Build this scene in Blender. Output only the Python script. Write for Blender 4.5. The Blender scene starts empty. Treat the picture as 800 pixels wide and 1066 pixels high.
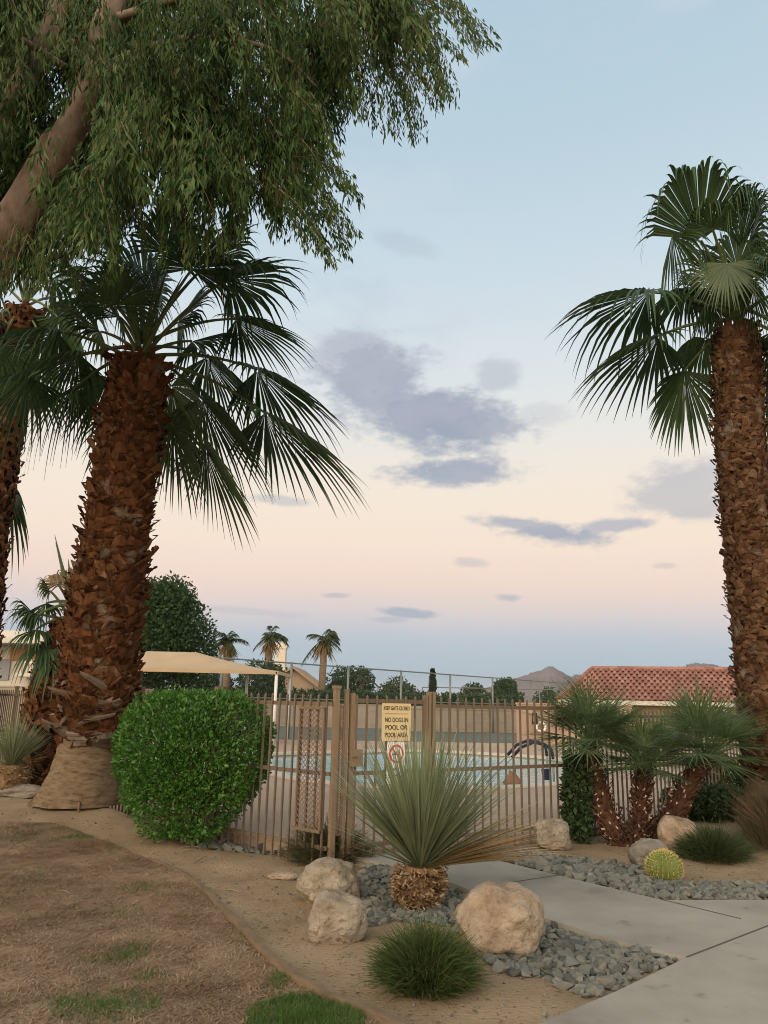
import bpy, bmesh, math, random
import numpy as np
from mathutils import Vector, Matrix, noise, geometry
R = math.radians
rnd = random.Random(7)
scn = bpy.context.scene
COL = scn.collection
UP = Vector((0, 0, 1))

# ------------------------------------------------------------------ camera
EYE = Vector((0, 0, 1.5))
FPX = 790.0
PITCH, ROLL = 14.0, 1.3
CAM_M = Matrix.Rotation(R(90 + PITCH), 3, 'X') @ Matrix.Rotation(R(ROLL), 3, 'Z')
cd = bpy.data.cameras.new('camera'); cam = bpy.data.objects.new('camera', cd); COL.objects.link(cam)
cam.matrix_world = Matrix.Translation(EYE) @ CAM_M.to_4x4()
cd.sensor_fit = 'HORIZONTAL'; cd.sensor_width = 36; cd.lens = 36 * FPX / 800
cd.clip_start = 0.05; cd.clip_end = 30000
scn.camera = cam

def ray(px, py): return (CAM_M @ Vector(((px - 400) / FPX, -(py - 533) / FPX, -1))).normalized()
def gp(px, py, z=0.0):
    d = ray(px, py); return EYE + d * ((z - EYE.z) / d.z)
def at(px, py, Y):
    d = ray(px, py); return EYE + d * (Y / d.y)
def azel(px, py):
    d = ray(px, py); return math.atan2(d.x, d.y), math.asin(d.z)

# ------------------------------------------------------------------ colour helpers
def lin(c): return tuple(((v / 255) / 12.92 if v <= 10 else (((v / 255) + 0.055) / 1.055) ** 2.4) for v in c)

# ------------------------------------------------------------------ exposure / colour
vs = scn.view_settings
vs.view_transform = 'Standard'; vs.look = 'None'; vs.gamma = 1; vs.use_curve_mapping = False
vs.exposure = 0.22
scn.cycles.use_denoising = True; scn.cycles.filter_width = 1.0
scn.cycles.max_bounces = 4; scn.cycles.diffuse_bounces = 3; scn.cycles.transparent_max_bounces = 8
scn.cycles.glossy_bounces = 2; scn.cycles.transmission_bounces = 3; scn.cycles.volume_bounces = 0

# ------------------------------------------------------------------ world: dusk sky
W = bpy.data.worlds.new('World'); scn.world = W; W.use_nodes = True
SUN_EL, SUN_AZ = 34.0, 205.0           # glow low behind the camera, to its left
def build_world():
    nt = W.node_tree; nt.nodes.clear(); L = nt.links
    def nd(t, **k):
        n = nt.nodes.new(t)
        for a, b in k.items(): setattr(n, a, b)
        return n
    def put(sock, v):
        if isinstance(v, (int, float)): sock.default_value = v
        elif isinstance(v, tuple): sock.default_value = v
        else: L.new(v, sock)
    def M(op, a, b=None, c=None):
        n = nd('ShaderNodeMath', operation=op); put(n.inputs[0], a)
        if b is not None: put(n.inputs[1], b)
        if c is not None: put(n.inputs[2], c)
        return n.outputs[0]
    def mapr(v, a, b, c=0.0, d=1.0):
        n = nd('ShaderNodeMapRange', interpolation_type='SMOOTHSTEP'); put(n.inputs[0], v)
        for i, x in enumerate((a, b, c, d)): put(n.inputs[i + 1], x)
        return n.outputs[0]
    def mix(f, a, b, mode='MIX'):
        n = nd('ShaderNodeMix', data_type='RGBA', blend_type=mode); put(n.inputs[0], f); put(n.inputs[6], a); put(n.inputs[7], b)
        return n.outputs[2]
    tc = nd('ShaderNodeTexCoord'); D = tc.outputs['Generated']
    sx = nd('ShaderNodeSeparateXYZ'); L.new(D, sx.inputs[0])
    az = M('ARCTAN2', sx.outputs[0], sx.outputs[1])
    el = M('ARCSINE', sx.outputs[2])
    def nz(scale, detail, rough, sq=1.0):
        mp = nd('ShaderNodeMapping'); L.new(D, mp.inputs[0]); mp.inputs['Scale'].default_value = (1, 1, sq)
        n = nd('ShaderNodeTexNoise'); L.new(mp.outputs[0], n.inputs['Vector'])
        n.inputs['Scale'].default_value = scale; n.inputs['Detail'].default_value = detail; n.inputs['Roughness'].default_value = rough
        return n.outputs['Fac']
    big = nz(2.6, 4, 0.5, 1.8)
    mid = nz(14, 6, 0.62, 2.0)
    fine = nz(45, 4, 0.6, 2.2)
    # elevation ramp, the pink belt above the blue-grey shadow at the horizon
    er = nd('ShaderNodeValToRGB'); cr = er.color_ramp
    stops = [(-90, (120, 105, 92)), (-1, (140, 157, 168)), (0.8, (151, 170, 181)), (2.6, (160, 178, 189)), (4.4, (172, 182, 192)), (6.4, (206, 194, 192)),
             (8.4, (226, 202, 188)), (11.5, (233, 213, 194)), (15, (231, 217, 200)), (19, (222, 218, 209)), (24, (208, 214, 216)),
             (31, (190, 206, 215)), (40, (174, 195, 207)), (50, (164, 188, 203)), (62, (178, 196, 210)), (90, (185, 200, 212))]
    while len(cr.elements) < len(stops): cr.elements.new(0.5)
    for e, (a, c) in zip(cr.elements, stops):
        e.position = (a + 90) / 180; e.color = lin(c) + (1,)
    # wobble the elevation a little so the bands are not ruled
    ew = M('ADD', el, M('MULTIPLY', M('SUBTRACT', big, 0.5), 0.035))
    L.new(M('ADD', M('MULTIPLY', ew, 1 / math.pi), 0.5), er.inputs[0])
    col = er.outputs[0]
    # the sunset side behind the camera glows brighter and warmer
    ca = M('COSINE', M('SUBTRACT', az, R(SUN_AZ)))
    west = M('MULTIPLY', mapr(ca, -0.2, 1.0), mapr(M('ABSOLUTE', el), 0.95, 0.0))
    col = mix(west, col, (3.4, 2.55, 1.75, 1))
    # veils of thin high cloud
    veil = M('MULTIPLY', mapr(nz(3.4, 5, 0.55, 2.5), 0.48, 0.72), mapr(el, R(14), R(34)))
    col = mix(M('MULTIPLY', veil, 0.75), col, lin((196, 203, 213)) + (1,))
    veil2 = M('MULTIPLY', mapr(nz(5.0, 5, 0.6, 2.0), 0.52, 0.75), mapr(el, R(20), R(36)))
    col = mix(M('MULTIPLY', veil2, 0.5), col, lin((165, 176, 192)) + (1,))
    dist = M('ADD', M('MULTIPLY', M('SUBTRACT', mid, 0.5), 1.7), M('MULTIPLY', M('SUBTRACT', fine, 0.5), 0.9))
    clouds = [  # px, py, half width, half height, tilt, density
        (392, 402, 66, 54, 0, .85), (372, 372, 46, 34, 0, .6), (455, 438, 92, 44, 8, .95), (500, 440, 54, 28, 0, .85), (470, 490, 78, 18, -3, .9), (519, 393, 26, 20, 0, .45), (560, 432, 36, 14, 0, .25),
        (580, 556, 64, 15, 6, .85), (545, 546, 62, 9, 7, .75), (640, 547, 52, 8, -2, .7), (708, 508, 58, 32, -10, .55), (725, 528, 44, 15, 0, .55),
        (424, 638, 32, 6, 4, .75), (405, 645, 24, 3.5, 0, .4), (530, 622, 18, 5, 3, .5), (492, 586, 20, 6, 3, .35), (418, 252, 42, 14, 14, .22), (292, 521, 34, 6, 4, .45), (350, 620, 18, 4, 0, .45), (692, 589, 16, 4, 0, .3), (255, 636, 60, 5, 2, .25)]
    tot = None
    for px, py, w, h, tilt, dens in clouds:
        a0, e0 = azel(px, py); wa = (azel(px + w, py)[0] - azel(px - w, py)[0]) / 2; he = h / FPX * 0.95
        dx = M('SUBTRACT', az, a0); dy = M('SUBTRACT', el, e0)
        c, s = math.cos(R(tilt)), math.sin(R(tilt))     # + tilt: descends to the right
        u = M('DIVIDE', M('SUBTRACT', M('MULTIPLY', dx, c), M('MULTIPLY', dy, s)), wa)
        v = M('DIVIDE', M('ADD', M('MULTIPLY', dx, s), M('MULTIPLY', dy, c)), he)
        d = M('SQRT', M('ADD', M('MULTIPLY', u, u), M('MULTIPLY', v, v)))
        m = M('MULTIPLY', mapr(M('ADD', d, dist), 1.2, 0.45), dens)
        tot = m if tot is None else M('MAXIMUM', tot, m)
    cc = mix(mapr(el, R(3), R(22)), lin((143, 158, 175)) + (1,), lin((155, 160, 175)) + (1,))
    ccol = mix(mapr(mid, 0.35, 0.7), cc, lin((138, 150, 168)) + (1,))
    col = mix(tot, col, ccol)
    sky = nd('ShaderNodeTexSky', sky_type='NISHITA', sun_disc=False)
    sky.sun_elevation = R(SUN_EL); sky.sun_rotation = R(SUN_AZ)
    bg1 = nd('ShaderNodeBackground'); L.new(sky.outputs[0], bg1.inputs[0]); bg1.inputs[1].default_value = 0.004
    bg2 = nd('ShaderNodeBackground'); L.new(col, bg2.inputs[0]); bg2.inputs[1].default_value = 1.0
    add = nd('ShaderNodeAddShader'); L.new(bg1.outputs[0], add.inputs[0]); L.new(bg2.outputs[0], add.inputs[1])
    out = nd('ShaderNodeOutputWorld'); L.new(add.outputs[0], out.inputs[0])
build_world()

# ------------------------------------------------------------------ the last glow: one broad, weak sun
sd = bpy.data.lights.new('sun', 'SUN'); so = bpy.data.objects.new('sun', sd); COL.objects.link(so)
sd.energy = 1.5; sd.angle = R(55); sd.color = (1.0, 0.88, 0.70)
_sdir = Vector((math.sin(R(SUN_AZ)) * math.cos(R(SUN_EL)), math.cos(R(SUN_AZ)) * math.cos(R(SUN_EL)), math.sin(R(SUN_EL))))
so.rotation_euler = _sdir.to_track_quat('Z', 'Y').to_euler()
so.location = (0, -5, 20)

# ------------------------------------------------------------------ materials
def new_mat(name):
    m = bpy.data.materials.new(name); m.use_nodes = True
    nt = m.node_tree; b = nt.nodes['Principled BSDF']
    return m, nt, b
def mat(name, cols, scale=6.0, detail=6, rough=0.85, bump=0.0, bscale=None, bdist=0.02, spec=0.25, stretch=(1, 1, 1), island=0.0, speck=None, metal=0.0, lo=0.3, hi=0.7):
    """noise-mixed colours (linear) with a bump; island > 0 mixes in a random value per mesh island"""
    if len(cols) == 1: cols = cols * 2
    m, nt, b = new_mat(name); N, L = nt.nodes, nt.links
    b.inputs['Roughness'].default_value = rough; b.inputs['Specular IOR Level'].default_value = spec; b.inputs['Metallic'].default_value = metal
    tc = N.new('ShaderNodeTexCoord'); mp = N.new('ShaderNodeMapping'); L.new(tc.outputs['Object'], mp.inputs[0]); mp.inputs['Scale'].default_value = stretch
    n1 = N.new('ShaderNodeTexNoise'); L.new(mp.outputs[0], n1.inputs['Vector']); n1.inputs['Scale'].default_value = scale; n1.inputs['Detail'].default_value = detail; n1.inputs['Roughness'].default_value = 0.62
    fac = n1.outputs['Fac']
    mr = N.new('ShaderNodeMapRange'); L.new(fac, mr.inputs[0]); mr.inputs[1].default_value = lo; mr.inputs[2].default_value = hi
    fac = mr.outputs[0]
    if island:
        g = N.new('ShaderNodeNewGeometry'); oi = N.new('ShaderNodeObjectInfo')
        ad = N.new('ShaderNodeMath'); ad.operation = 'ADD'; L.new(g.outputs['Random Per Island'], ad.inputs[0]); L.new(oi.outputs['Random'], ad.inputs[1])
        fr = N.new('ShaderNodeMath'); fr.operation = 'FRACT'; L.new(ad.outputs[0], fr.inputs[0])
        mx = N.new('ShaderNodeMix'); mx.data_type = 'FLOAT'; mx.inputs[0].default_value = island; L.new(fac, mx.inputs[2]); L.new(fr.outputs[0], mx.inputs[3])
        fac = mx.outputs[0]
    cr = N.new('ShaderNodeValToRGB'); L.new(fac, cr.inputs[0]); e = cr.color_ramp
    while len(e.elements) < len(cols): e.elements.new(0.5)
    for i, c in enumerate(cols):
        e.elements[i].position = i / (len(cols) - 1) if len(cols) > 1 else 0; e.elements[i].color = tuple(c) + (1,)
    col = cr.outputs[0]
    if speck:
        c2, sc, thr = speck
        n2 = N.new('ShaderNodeTexNoise'); L.new(tc.outputs['Object'], n2.inputs['Vector']); n2.inputs['Scale'].default_value = sc; n2.inputs['Detail'].default_value = 3
        m2 = N.new('ShaderNodeMapRange'); L.new(n2.outputs['Fac'], m2.inputs[0]); m2.inputs[1].default_value = thr; m2.inputs[2].default_value = thr + 0.1
        mx = N.new('ShaderNodeMix'); mx.data_type = 'RGBA'; L.new(m2.outputs[0], mx.inputs[0]); L.new(col, mx.inputs[6]); mx.inputs[7].default_value = tuple(c2) + (1,)
        col = mx.outputs[2]
    L.new(col, b.inputs['Base Color'])
    if bump:
        n3 = N.new('ShaderNodeTexNoise'); L.new(mp.outputs[0], n3.inputs['Vector']); n3.inputs['Scale'].default_value = bscale or scale * 4; n3.inputs['Detail'].default_value = 6; n3.inputs['Roughness'].default_value = 0.65
        bp = N.new('ShaderNodeBump'); bp.inputs['Strength'].default_value = bump; bp.inputs['Distance'].default_value = bdist; L.new(n3.outputs['Fac'], bp.inputs['Height']); L.new(bp.outputs[0], b.inputs['Normal'])
    return m
def leaf_mat(name, cols, trans=0.3, rough=0.5, spec=0.3, scale=1.2, isl=0.6):
    m = mat(name, cols, scale=scale, detail=2, rough=rough, spec=spec, island=isl)
    nt = m.node_tree; N, L = nt.nodes, nt.links; b = N['Principled BSDF']; out = [n for n in N if n.type == 'OUTPUT_MATERIAL'][0]
    tr = N.new('ShaderNodeBsdfTranslucent'); L.new(b.inputs['Base Color'].links[0].from_socket, tr.inputs[0])
    mx = N.new('ShaderNodeMixShader'); mx.inputs[0].default_value = trans; L.new(b.outputs[0], mx.inputs[1]); L.new(tr.outputs[0], mx.inputs[2]); L.new(mx.outputs[0], out.inputs[0])
    return m

M = {}
M['dirt'] = mat('dirt', [(.21, .145, .087), (.32, .235, .147), (.40, .30, .195)], scale=1.3, detail=10, rough=.95, bump=.9, bscale=45, bdist=.03, spec=.05, speck=((.15, .105, .065), 38, .60), lo=.25, hi=.75)
M['lawn'] = mat('lawn_soil', [(.12, .079, .05), (.21, .143, .09), (.31, .222, .147)], scale=1.6, detail=8, rough=.95, bump=.6, bscale=40, spec=.05)
M['concrete'] = mat('concrete', [(.175, .158, .13), (.255, .235, .195), (.30, .28, .235), (.34, .32, .275)], scale=.9, detail=12, rough=.9, bump=.45, bscale=160, bdist=.006, spec=.2, speck=((.16, .145, .115), 3.2, .66))
M['joint'] = mat('joint', [(.09, .08, .065)], rough=.95)
M['deck'] = mat('deck_concrete', [(.36, .265, .19), (.44, .335, .25)], scale=.7, rough=.9, bump=.1, spec=.15)
M['coping'] = mat('coping', [(.50, .44, .36), (.56, .50, .42)], scale=2, rough=.8)
M['court'] = mat('court_paint', [(.095, .115, .095), (.12, .14, .115)], scale=.4, rough=.9)
M['stone'] = mat('stone', [(.04, .041, .037), (.095, .096, .084), (.145, .155, .137), (.18, .168, .138), (.12, .126, .112), (.27, .25, .215)], scale=9, rough=.85, bump=.5, bscale=40, bdist=.01, island=.75)
M['boulder_tan'] = mat('boulder_tan', [(.19, .14, .095), (.33, .25, .175), (.40, .32, .235), (.44, .37, .29)], scale=4, detail=9, rough=.92, bump=1.0, bscale=34, bdist=.03, spec=.1, speck=((.20, .15, .10), 30, .62))
M['boulder_pale'] = mat('boulder_pale', [(.17, .135, .10), (.29, .245, .185), (.36, .315, .25), (.42, .375, .30)], scale=5, detail=9, rough=.92, bump=1.0, bscale=34, bdist=.03, spec=.1, speck=((.22, .15, .085), 22, .58))
M['boulder_grey'] = mat('boulder_grey', [(.16, .145, .12), (.25, .22, .18), (.32, .285, .23)], scale=4, detail=8, rough=.92, bump=1.0, bscale=34, bdist=.03, spec=.1)
M['core_shade'] = mat('palm_core_shade', [(.018, .011, .007), (.045, .024, .013)], scale=12, rough=1, spec=0)  # trunk core darkened so its colour paints the shadow gaps between boots
M['boot'] = mat('palm_boot', [(.022, .013, .009), (.055, .026, .014), (.10, .043, .020), (.15, .070, .033), (.24, .17, .115)], scale=16, detail=8, rough=.95, bump=.9, bscale=60, stretch=(1, 1, .35), spec=.05, island=.5, lo=.2, hi=.75, speck=((.19, .15, .115), 3.2, .60))
M['boot_tan'] = mat('palm_boot_tan', [(.026, .016, .011), (.060, .031, .018), (.105, .055, .031), (.155, .09, .052), (.25, .175, .115)], scale=16, detail=8, rough=.95, bump=.9, bscale=60, stretch=(1, 1, .35), spec=.05, island=.5, lo=.2, hi=.75, speck=((.19, .15, .115), 3.2, .60))
M['boot_grey'] = mat('palm_skirt_grey', [(.06, .04, .028), (.13, .095, .07), (.26, .21, .165)], scale=5, rough=.95, spec=.1, island=.6, bump=.3)
M['bark_palm'] = mat('palm_bark', [(.085, .058, .036), (.19, .135, .085), (.245, .18, .118), (.28, .21, .14)], scale=9, detail=9, rough=.98, bump=1.0, bscale=26, bdist=.03, stretch=(.8, .8, 3.0), spec=.03)
M['bark_old'] = mat('palm_bark_brown', [(.10, .07, .045), (.17, .12, .075), (.21, .15, .095)], scale=5, detail=6, rough=.95, bump=.6, bscale=22, stretch=(.5, .5, 3.5), spec=.1)
M['bark_euc'] = mat('eucalyptus_bark', [(.07, .048, .033), (.15, .105, .073), (.24, .185, .14), (.17, .11, .072)], scale=4.5, detail=5, rough=.85, bump=.35, bscale=8, stretch=(1, 1, .45), spec=.15)
M['frond'] = leaf_mat('palm_frond', [(.024, .052, .020), (.042, .082, .028), (.072, .12, .042)], trans=.22, rough=.45, scale=2)
M['frond_pale'] = leaf_mat('palm_frond_pale', [(.07, .10, .05), (.10, .14, .075), (.14, .18, .10)], trans=.25, rough=.5, scale=2)
M['frond_dry'] = leaf_mat('palm_frond_dry', [(.16, .10, .05), (.24, .17, .09), (.20, .13, .07)], trans=.2, rough=.8, scale=2)
M['petiole'] = mat('palm_petiole', [(.07, .10, .035), (.13, .16, .06)], scale=3, rough=.5)
M['euc'] = leaf_mat('eucalyptus_leaf', [(.011, .028, .007), (.027, .060, .014), (.054, .100, .025), (.10, .150, .05), (.19, .225, .115)], trans=.3, rough=.5, spec=.15, scale=1.1, isl=.5)
M['twig'] = mat('twig', [(.12, .07, .04), (.18, .10, .06)], scale=5)
M['bush'] = leaf_mat('bush_leaf', [(.022, .07, .010), (.045, .13, .018), (.075, .19, .03), (.12, .235, .045)], trans=.3, rough=.35, spec=.4, scale=3)
M['shrub_olive'] = leaf_mat('shrub_olive', [(.035, .045, .015), (.06, .07, .025), (.09, .085, .035)], trans=.2, rough=.7, scale=3)
M['shrub_dark'] = leaf_mat('shrub_dark', [(.02, .04, .015), (.035, .065, .022), (.055, .09, .03)], trans=.2, rough=.6, scale=3)
M['shrub_brown'] = leaf_mat('shrub_brown', [(.075, .06, .035), (.12, .095, .055), (.15, .12, .075)], trans=.2, rough=.8, scale=3)
M['grass'] = leaf_mat('grass_green', [(.035, .08, .016), (.065, .13, .025), (.11, .18, .045)], trans=.3, rough=.6, scale=5)
M['tuft'] = leaf_mat('tuft_green', [(.035, .065, .016), (.06, .10, .025), (.10, .14, .04)], trans=.3, rough=.6, scale=5)
M['thatch'] = leaf_mat('dry_thatch', [(.13, .082, .047), (.25, .17, .102), (.40, .295, .19)], trans=.15, rough=.9, scale=1.6, isl=.45)
M['yucca'] = leaf_mat('yucca_leaf', [(.11, .145, .075), (.19, .225, .125), (.28, .31, .18)], trans=.12, rough=.5, scale=4)
M['yucca_dry'] = leaf_mat('yucca_dry_leaf', [(.34, .21, .10), (.48, .32, .16), (.50, .37, .21)], trans=.15, rough=.8, scale=3)
M['yucca_base'] = mat('yucca_base', [(.06, .033, .018), (.17, .10, .05), (.30, .21, .125), (.42, .33, .225)], scale=8, rough=.9, island=.6)
M['chip_pale'] = mat('petiole_stub', [(.36, .29, .22), (.5, .43, .35)], scale=8, rough=.9, island=.5)
M['fan'] = leaf_mat('fan_leaf', [(.05, .09, .038), (.095, .15, .065), (.17, .235, .115)], trans=.2, rough=.45, scale=3)
M['fan_fibre'] = mat('fan_trunk_fibre', [(.03, .017, .012), (.075, .035, .02), (.12, .055, .03)], scale=14, rough=.95, bump=.6, bscale=50, island=.4)
M['fence'] = mat('fence_paint', [(.125, .092, .063), (.175, .13, .09)], scale=3, rough=.65, bump=.05)
M['fence_light'] = mat('gate_paint', [(.185, .135, .085), (.23, .17, .11)], scale=3, rough=.65)
M['mesh_metal'] = mat('guard_mesh', [(.16, .105, .07), (.21, .14, .095)], scale=6, rough=.7)
M['sign_tan'] = mat('sign_tan', [(.60, .47, .25), (.66, .52, .29)], scale=4, rough=.5)
M['sign_white'] = mat('sign_white', [(.72, .70, .65), (.78, .76, .72)], scale=4, rough=.5)
M['black'] = mat('black_paint', [(.02, .018, .015)], rough=.6)
M['red'] = mat('red_paint', [(.55, .04, .04)], rough=.5)
M['white'] = mat('white_paint', [(.68, .66, .62), (.75, .73, .70)], scale=2, rough=.55)
M['fabric'] = mat('shade_fabric', [(.42, .30, .185), (.47, .345, .215)], scale=1.5, rough=.85)
M['galv'] = mat('galvanised', [(.16, .18, .165), (.21, .23, .21)], scale=3, rough=.5, metal=.2)
M['stucco'] = mat('stucco', [(.30, .215, .145), (.34, .25, .175)], scale=2, rough=.95, bump=.3, bscale=60)
M['stucco_pink'] = mat('stucco_pink', [(.33, .235, .175), (.38, .275, .205)], scale=1.2, rough=.95, bump=.3, bscale=60)
M['stucco_white'] = mat('stucco_white', [(.55, .50, .43), (.60, .55, .48)], scale=1, rough=.9)
M['block'] = mat('block', [(.27, .23, .185), (.33, .285, .23)], scale=1.4, rough=.95, bump=.3, bscale=30)
M['tile'] = mat('clay_tile', [(.20, .085, .064), (.29, .138, .105), (.37, .205, .16)], scale=1.2, detail=8, rough=.85, island=.6)
M['fascia'] = mat('fascia', [(.50, .48, .42), (.55, .53, .47)], scale=1, rough=.6)
M['dark_glass'] = mat('dark_glass', [(.03, .035, .04)], rough=.1, spec=.5)
M['brown_panel'] = mat('brown_panel', [(.32, .17, .085), (.37, .205, .105)], scale=1, rough=.8)
M['grey_panel'] = mat('grey_panel', [(.26, .27, .28)], rough=.6)
M['blue_grip'] = mat('blue_grip', [(.012, .02, .05), (.02, .032, .075)], scale=4, rough=.6)
M['steel'] = mat('steel', [(.5, .5, .48)], rough=.3, metal=.8)
M['terracotta'] = mat('bag_cloth', [(.20, .11, .07), (.26, .15, .10)], scale=9, rough=.9)
M['cactus'] = mat('cactus_skin', [(.10, .13, .03), (.15, .17, .045)], scale=6, rough=.6)
M['spine'] = mat('cactus_spine', [(.52, .42, .12), (.62, .52, .20)], scale=6, rough=.6, island=.5)
M['edging'] = mat('edging_board', [(.12, .085, .055), (.20, .145, .095)], scale=6, rough=.9, bump=.3, stretch=(1, 1, 3))
M['litter'] = mat('leaf_litter', [(.09, .055, .03), (.18, .12, .07), (.34, .26, .17)], scale=4, rough=.9, island=.8)
M['tree_far'] = leaf_mat('far_tree_leaf', [(.02, .045, .017), (.035, .072, .025), (.055, .10, .035)], trans=.2, rough=.7, scale=.8)
M['tree_olive'] = leaf_mat('far_olive_leaf', [(.035, .05, .022), (.055, .075, .032), (.08, .10, .045)], trans=.2, rough=.7, scale=.8)
M['cypress'] = leaf_mat('cypress_leaf', [(.012, .024, .012), (.022, .04, .018)], trans=.1, rough=.8, scale=.8)
M['bark'] = mat('bark', [(.09, .065, .045), (.15, .11, .08)], scale=6, rough=.95, bump=.4)
M['rock_hill'] = mat('hill_rock', [(.12, .095, .09), (.17, .135, .125), (.20, .165, .15)], scale=.004, detail=9, rough=1, bump=.8, bscale=.01, bdist=30, spec=0)

def water_mat():
    m, nt, b = new_mat('pool_water'); N, L = nt.nodes, nt.links
    b.inputs['Base Color'].default_value = (.26, .50, .52, 1); b.inputs['Specular IOR Level'].default_value = .35; b.inputs['Roughness'].default_value = .12; b.inputs['IOR'].default_value = 1.33
    n = N.new('ShaderNodeTexNoise'); n.inputs['Scale'].default_value = 3.5; n.inputs['Detail'].default_value = 3
    tc = N.new('ShaderNodeTexCoord'); L.new(tc.outputs['Object'], n.inputs['Vector'])
    bp = N.new('ShaderNodeBump'); bp.inputs['Strength'].default_value = .35; bp.inputs['Distance'].default_value = .03; L.new(n.outputs['Fac'], bp.inputs['Height']); L.new(bp.outputs[0], b.inputs['Normal'])
    return m
M['water'] = water_mat()
def wire_mat():
    m, nt, b = new_mat('chain_link_wire'); N, L = nt.nodes, nt.links
    out = [n for n in N if n.type == 'OUTPUT_MATERIAL'][0]
    b.inputs['Base Color'].default_value = (.16, .18, .165, 1); b.inputs['Roughness'].default_value = .5
    tr = N.new('ShaderNodeBsdfTransparent'); mx = N.new('ShaderNodeMixShader'); mx.inputs[0].default_value = .09
    L.new(tr.outputs[0], mx.inputs[1]); L.new(b.outputs[0], mx.inputs[2]); L.new(mx.outputs[0], out.inputs[0])
    return m
M['wire'] = wire_mat()

# ------------------------------------------------------------------ object helpers
def tag(o, label=None, cat=None, group=None, kind=None):
    if label: o['label'] = label
    if cat: o['category'] = cat
    if group: o['group'] = group
    if kind: o['kind'] = kind
    return o
def empty(name, loc, label, cat, group=None, rz=0):
    o = bpy.data.objects.new(name, None); COL.objects.link(o); o.location = loc; o.rotation_euler = (0, 0, rz); o.empty_display_size = .2
    return tag(o, label, cat, group)
class MB:
    def __init__(s): s.v = []; s.f = []; s.mi = []
    def add(s, vs, fs, mi=0):
        k = len(s.v); s.v.extend(tuple(p) for p in vs); s.f.extend(tuple(k + i for i in f) for f in fs); s.mi.extend([mi] * len(fs))
    def box(s, c, size, rz=0.0, mi=0, taper=1.0):
        x, y, z = (d / 2 for d in size); ca, sa = math.cos(rz), math.sin(rz); vs = []
        for dz, t in ((-z, 1), (z, taper)):
            for dx, dy in ((-x, -y), (x, -y), (x, y), (-x, y)):
                dx *= t; dy *= t; vs.append((c[0] + dx * ca - dy * sa, c[1] + dx * sa + dy * ca, c[2] + dz))
        s.add(vs, [(3, 2, 1, 0), (4, 5, 6, 7), (0, 1, 5, 4), (1, 2, 6, 5), (2, 3, 7, 6), (3, 0, 4, 7)], mi)
    def tube(s, pts, rad, n=8, mi=0, cap=True):
        pts = [Vector(p) for p in pts]; m = len(pts)
        if isinstance(rad, (int, float)): rad = [rad] * m
        vs, fs = [], []; ref = None
        for i, p in enumerate(pts):
            t = (pts[min(i + 1, m - 1)] - pts[max(i - 1, 0)])
            t = t.normalized() if t.length > 1e-9 else UP
            if ref is None: ref = t.orthogonal().normalized()
            ref = (ref - t * ref.dot(t)); ref = ref.normalized() if ref.length > 1e-6 else t.orthogonal().normalized()
            b = t.cross(ref)
            for k in range(n):
                a = 2 * math.pi * k / n; vs.append(p + (ref * math.cos(a) + b * math.sin(a)) * rad[i])
        for i in range(m - 1):
            for k in range(n): fs.append((i * n + k, i * n + (k + 1) % n, (i + 1) * n + (k + 1) % n, (i + 1) * n + k))
        if cap: fs.append(tuple(range(n - 1, -1, -1))); fs.append(tuple((m - 1) * n + k for k in range(n)))
        s.add(vs, fs, mi)
    def bar(s, a, b, w, mi=0): s.tube([a, b], w, 4, mi)
    def build(s, name, mats, parent=None, smooth=False):
        me = bpy.data.meshes.new(name); me.from_pydata(s.v, [], s.f)
        if not isinstance(mats, (list, tuple)): mats = [mats]
        for m in mats: me.materials.append(m)
        if len(mats) > 1: me.polygons.foreach_set('material_index', s.mi)
        if smooth: me.polygons.foreach_set('use_smooth', [True] * len(me.polygons))
        me.update()
        o = bpy.data.objects.new(name, me); COL.objects.link(o)
        if parent:
            o.parent = parent; o.matrix_parent_inverse = Matrix.Identity(4)
        return o
def child(parent, name, mb, mats, smooth=False):
    """mesh given in world coordinates, re-expressed in the parent's frame"""
    inv = (Matrix.Translation(parent.location) @ Matrix.Rotation(parent.rotation_euler[2], 4, 'Z')).inverted()
    mb.v = [tuple(inv @ Vector(p)) for p in mb.v]
    return mb.build(name, mats, parent, smooth)
def child2(root, part, name, mb, mats, smooth=False):
    inv = (Matrix.Translation(root.location) @ Matrix.Rotation(root.rotation_euler[2], 4, 'Z')).inverted()
    mb.v = [tuple(inv @ Vector(p)) for p in mb.v]
    return mb.build(name, mats, part, smooth)
def at_base(name, mb, mats, loc, smooth=False):
    loc = Vector(loc); mb.v = [(p[0] - loc.x, p[1] - loc.y, p[2] - loc.z) for p in mb.v]
    o = mb.build(name, mats, None, smooth); o.location = loc; return o
def inside(p, poly):
    x, y = p[0], p[1]; r = False; j = len(poly) - 1
    for i in range(len(poly)):
        xi, yi, xj, yj = poly[i][0], poly[i][1], poly[j][0], poly[j][1]
        if (yi > y) != (yj > y) and x < (xj - xi) * (y - yi) / (yj - yi) + xi: r = not r
        j = i
    return r
def pt_seg(p, a, b):
    ab = (b[0] - a[0], b[1] - a[1]); t = max(0, min(1, ((p[0] - a[0]) * ab[0] + (p[1] - a[1]) * ab[1]) / (ab[0] ** 2 + ab[1] ** 2)))
    return math.hypot(p[0] - a[0] - ab[0] * t, p[1] - a[1] - ab[1] * t)
def rdir(r=rnd):
    z = r.uniform(-1, 1); a = r.uniform(0, 2 * math.pi); q = math.sqrt(1 - z * z); return Vector((q * math.cos(a), q * math.sin(a), z))

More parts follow.
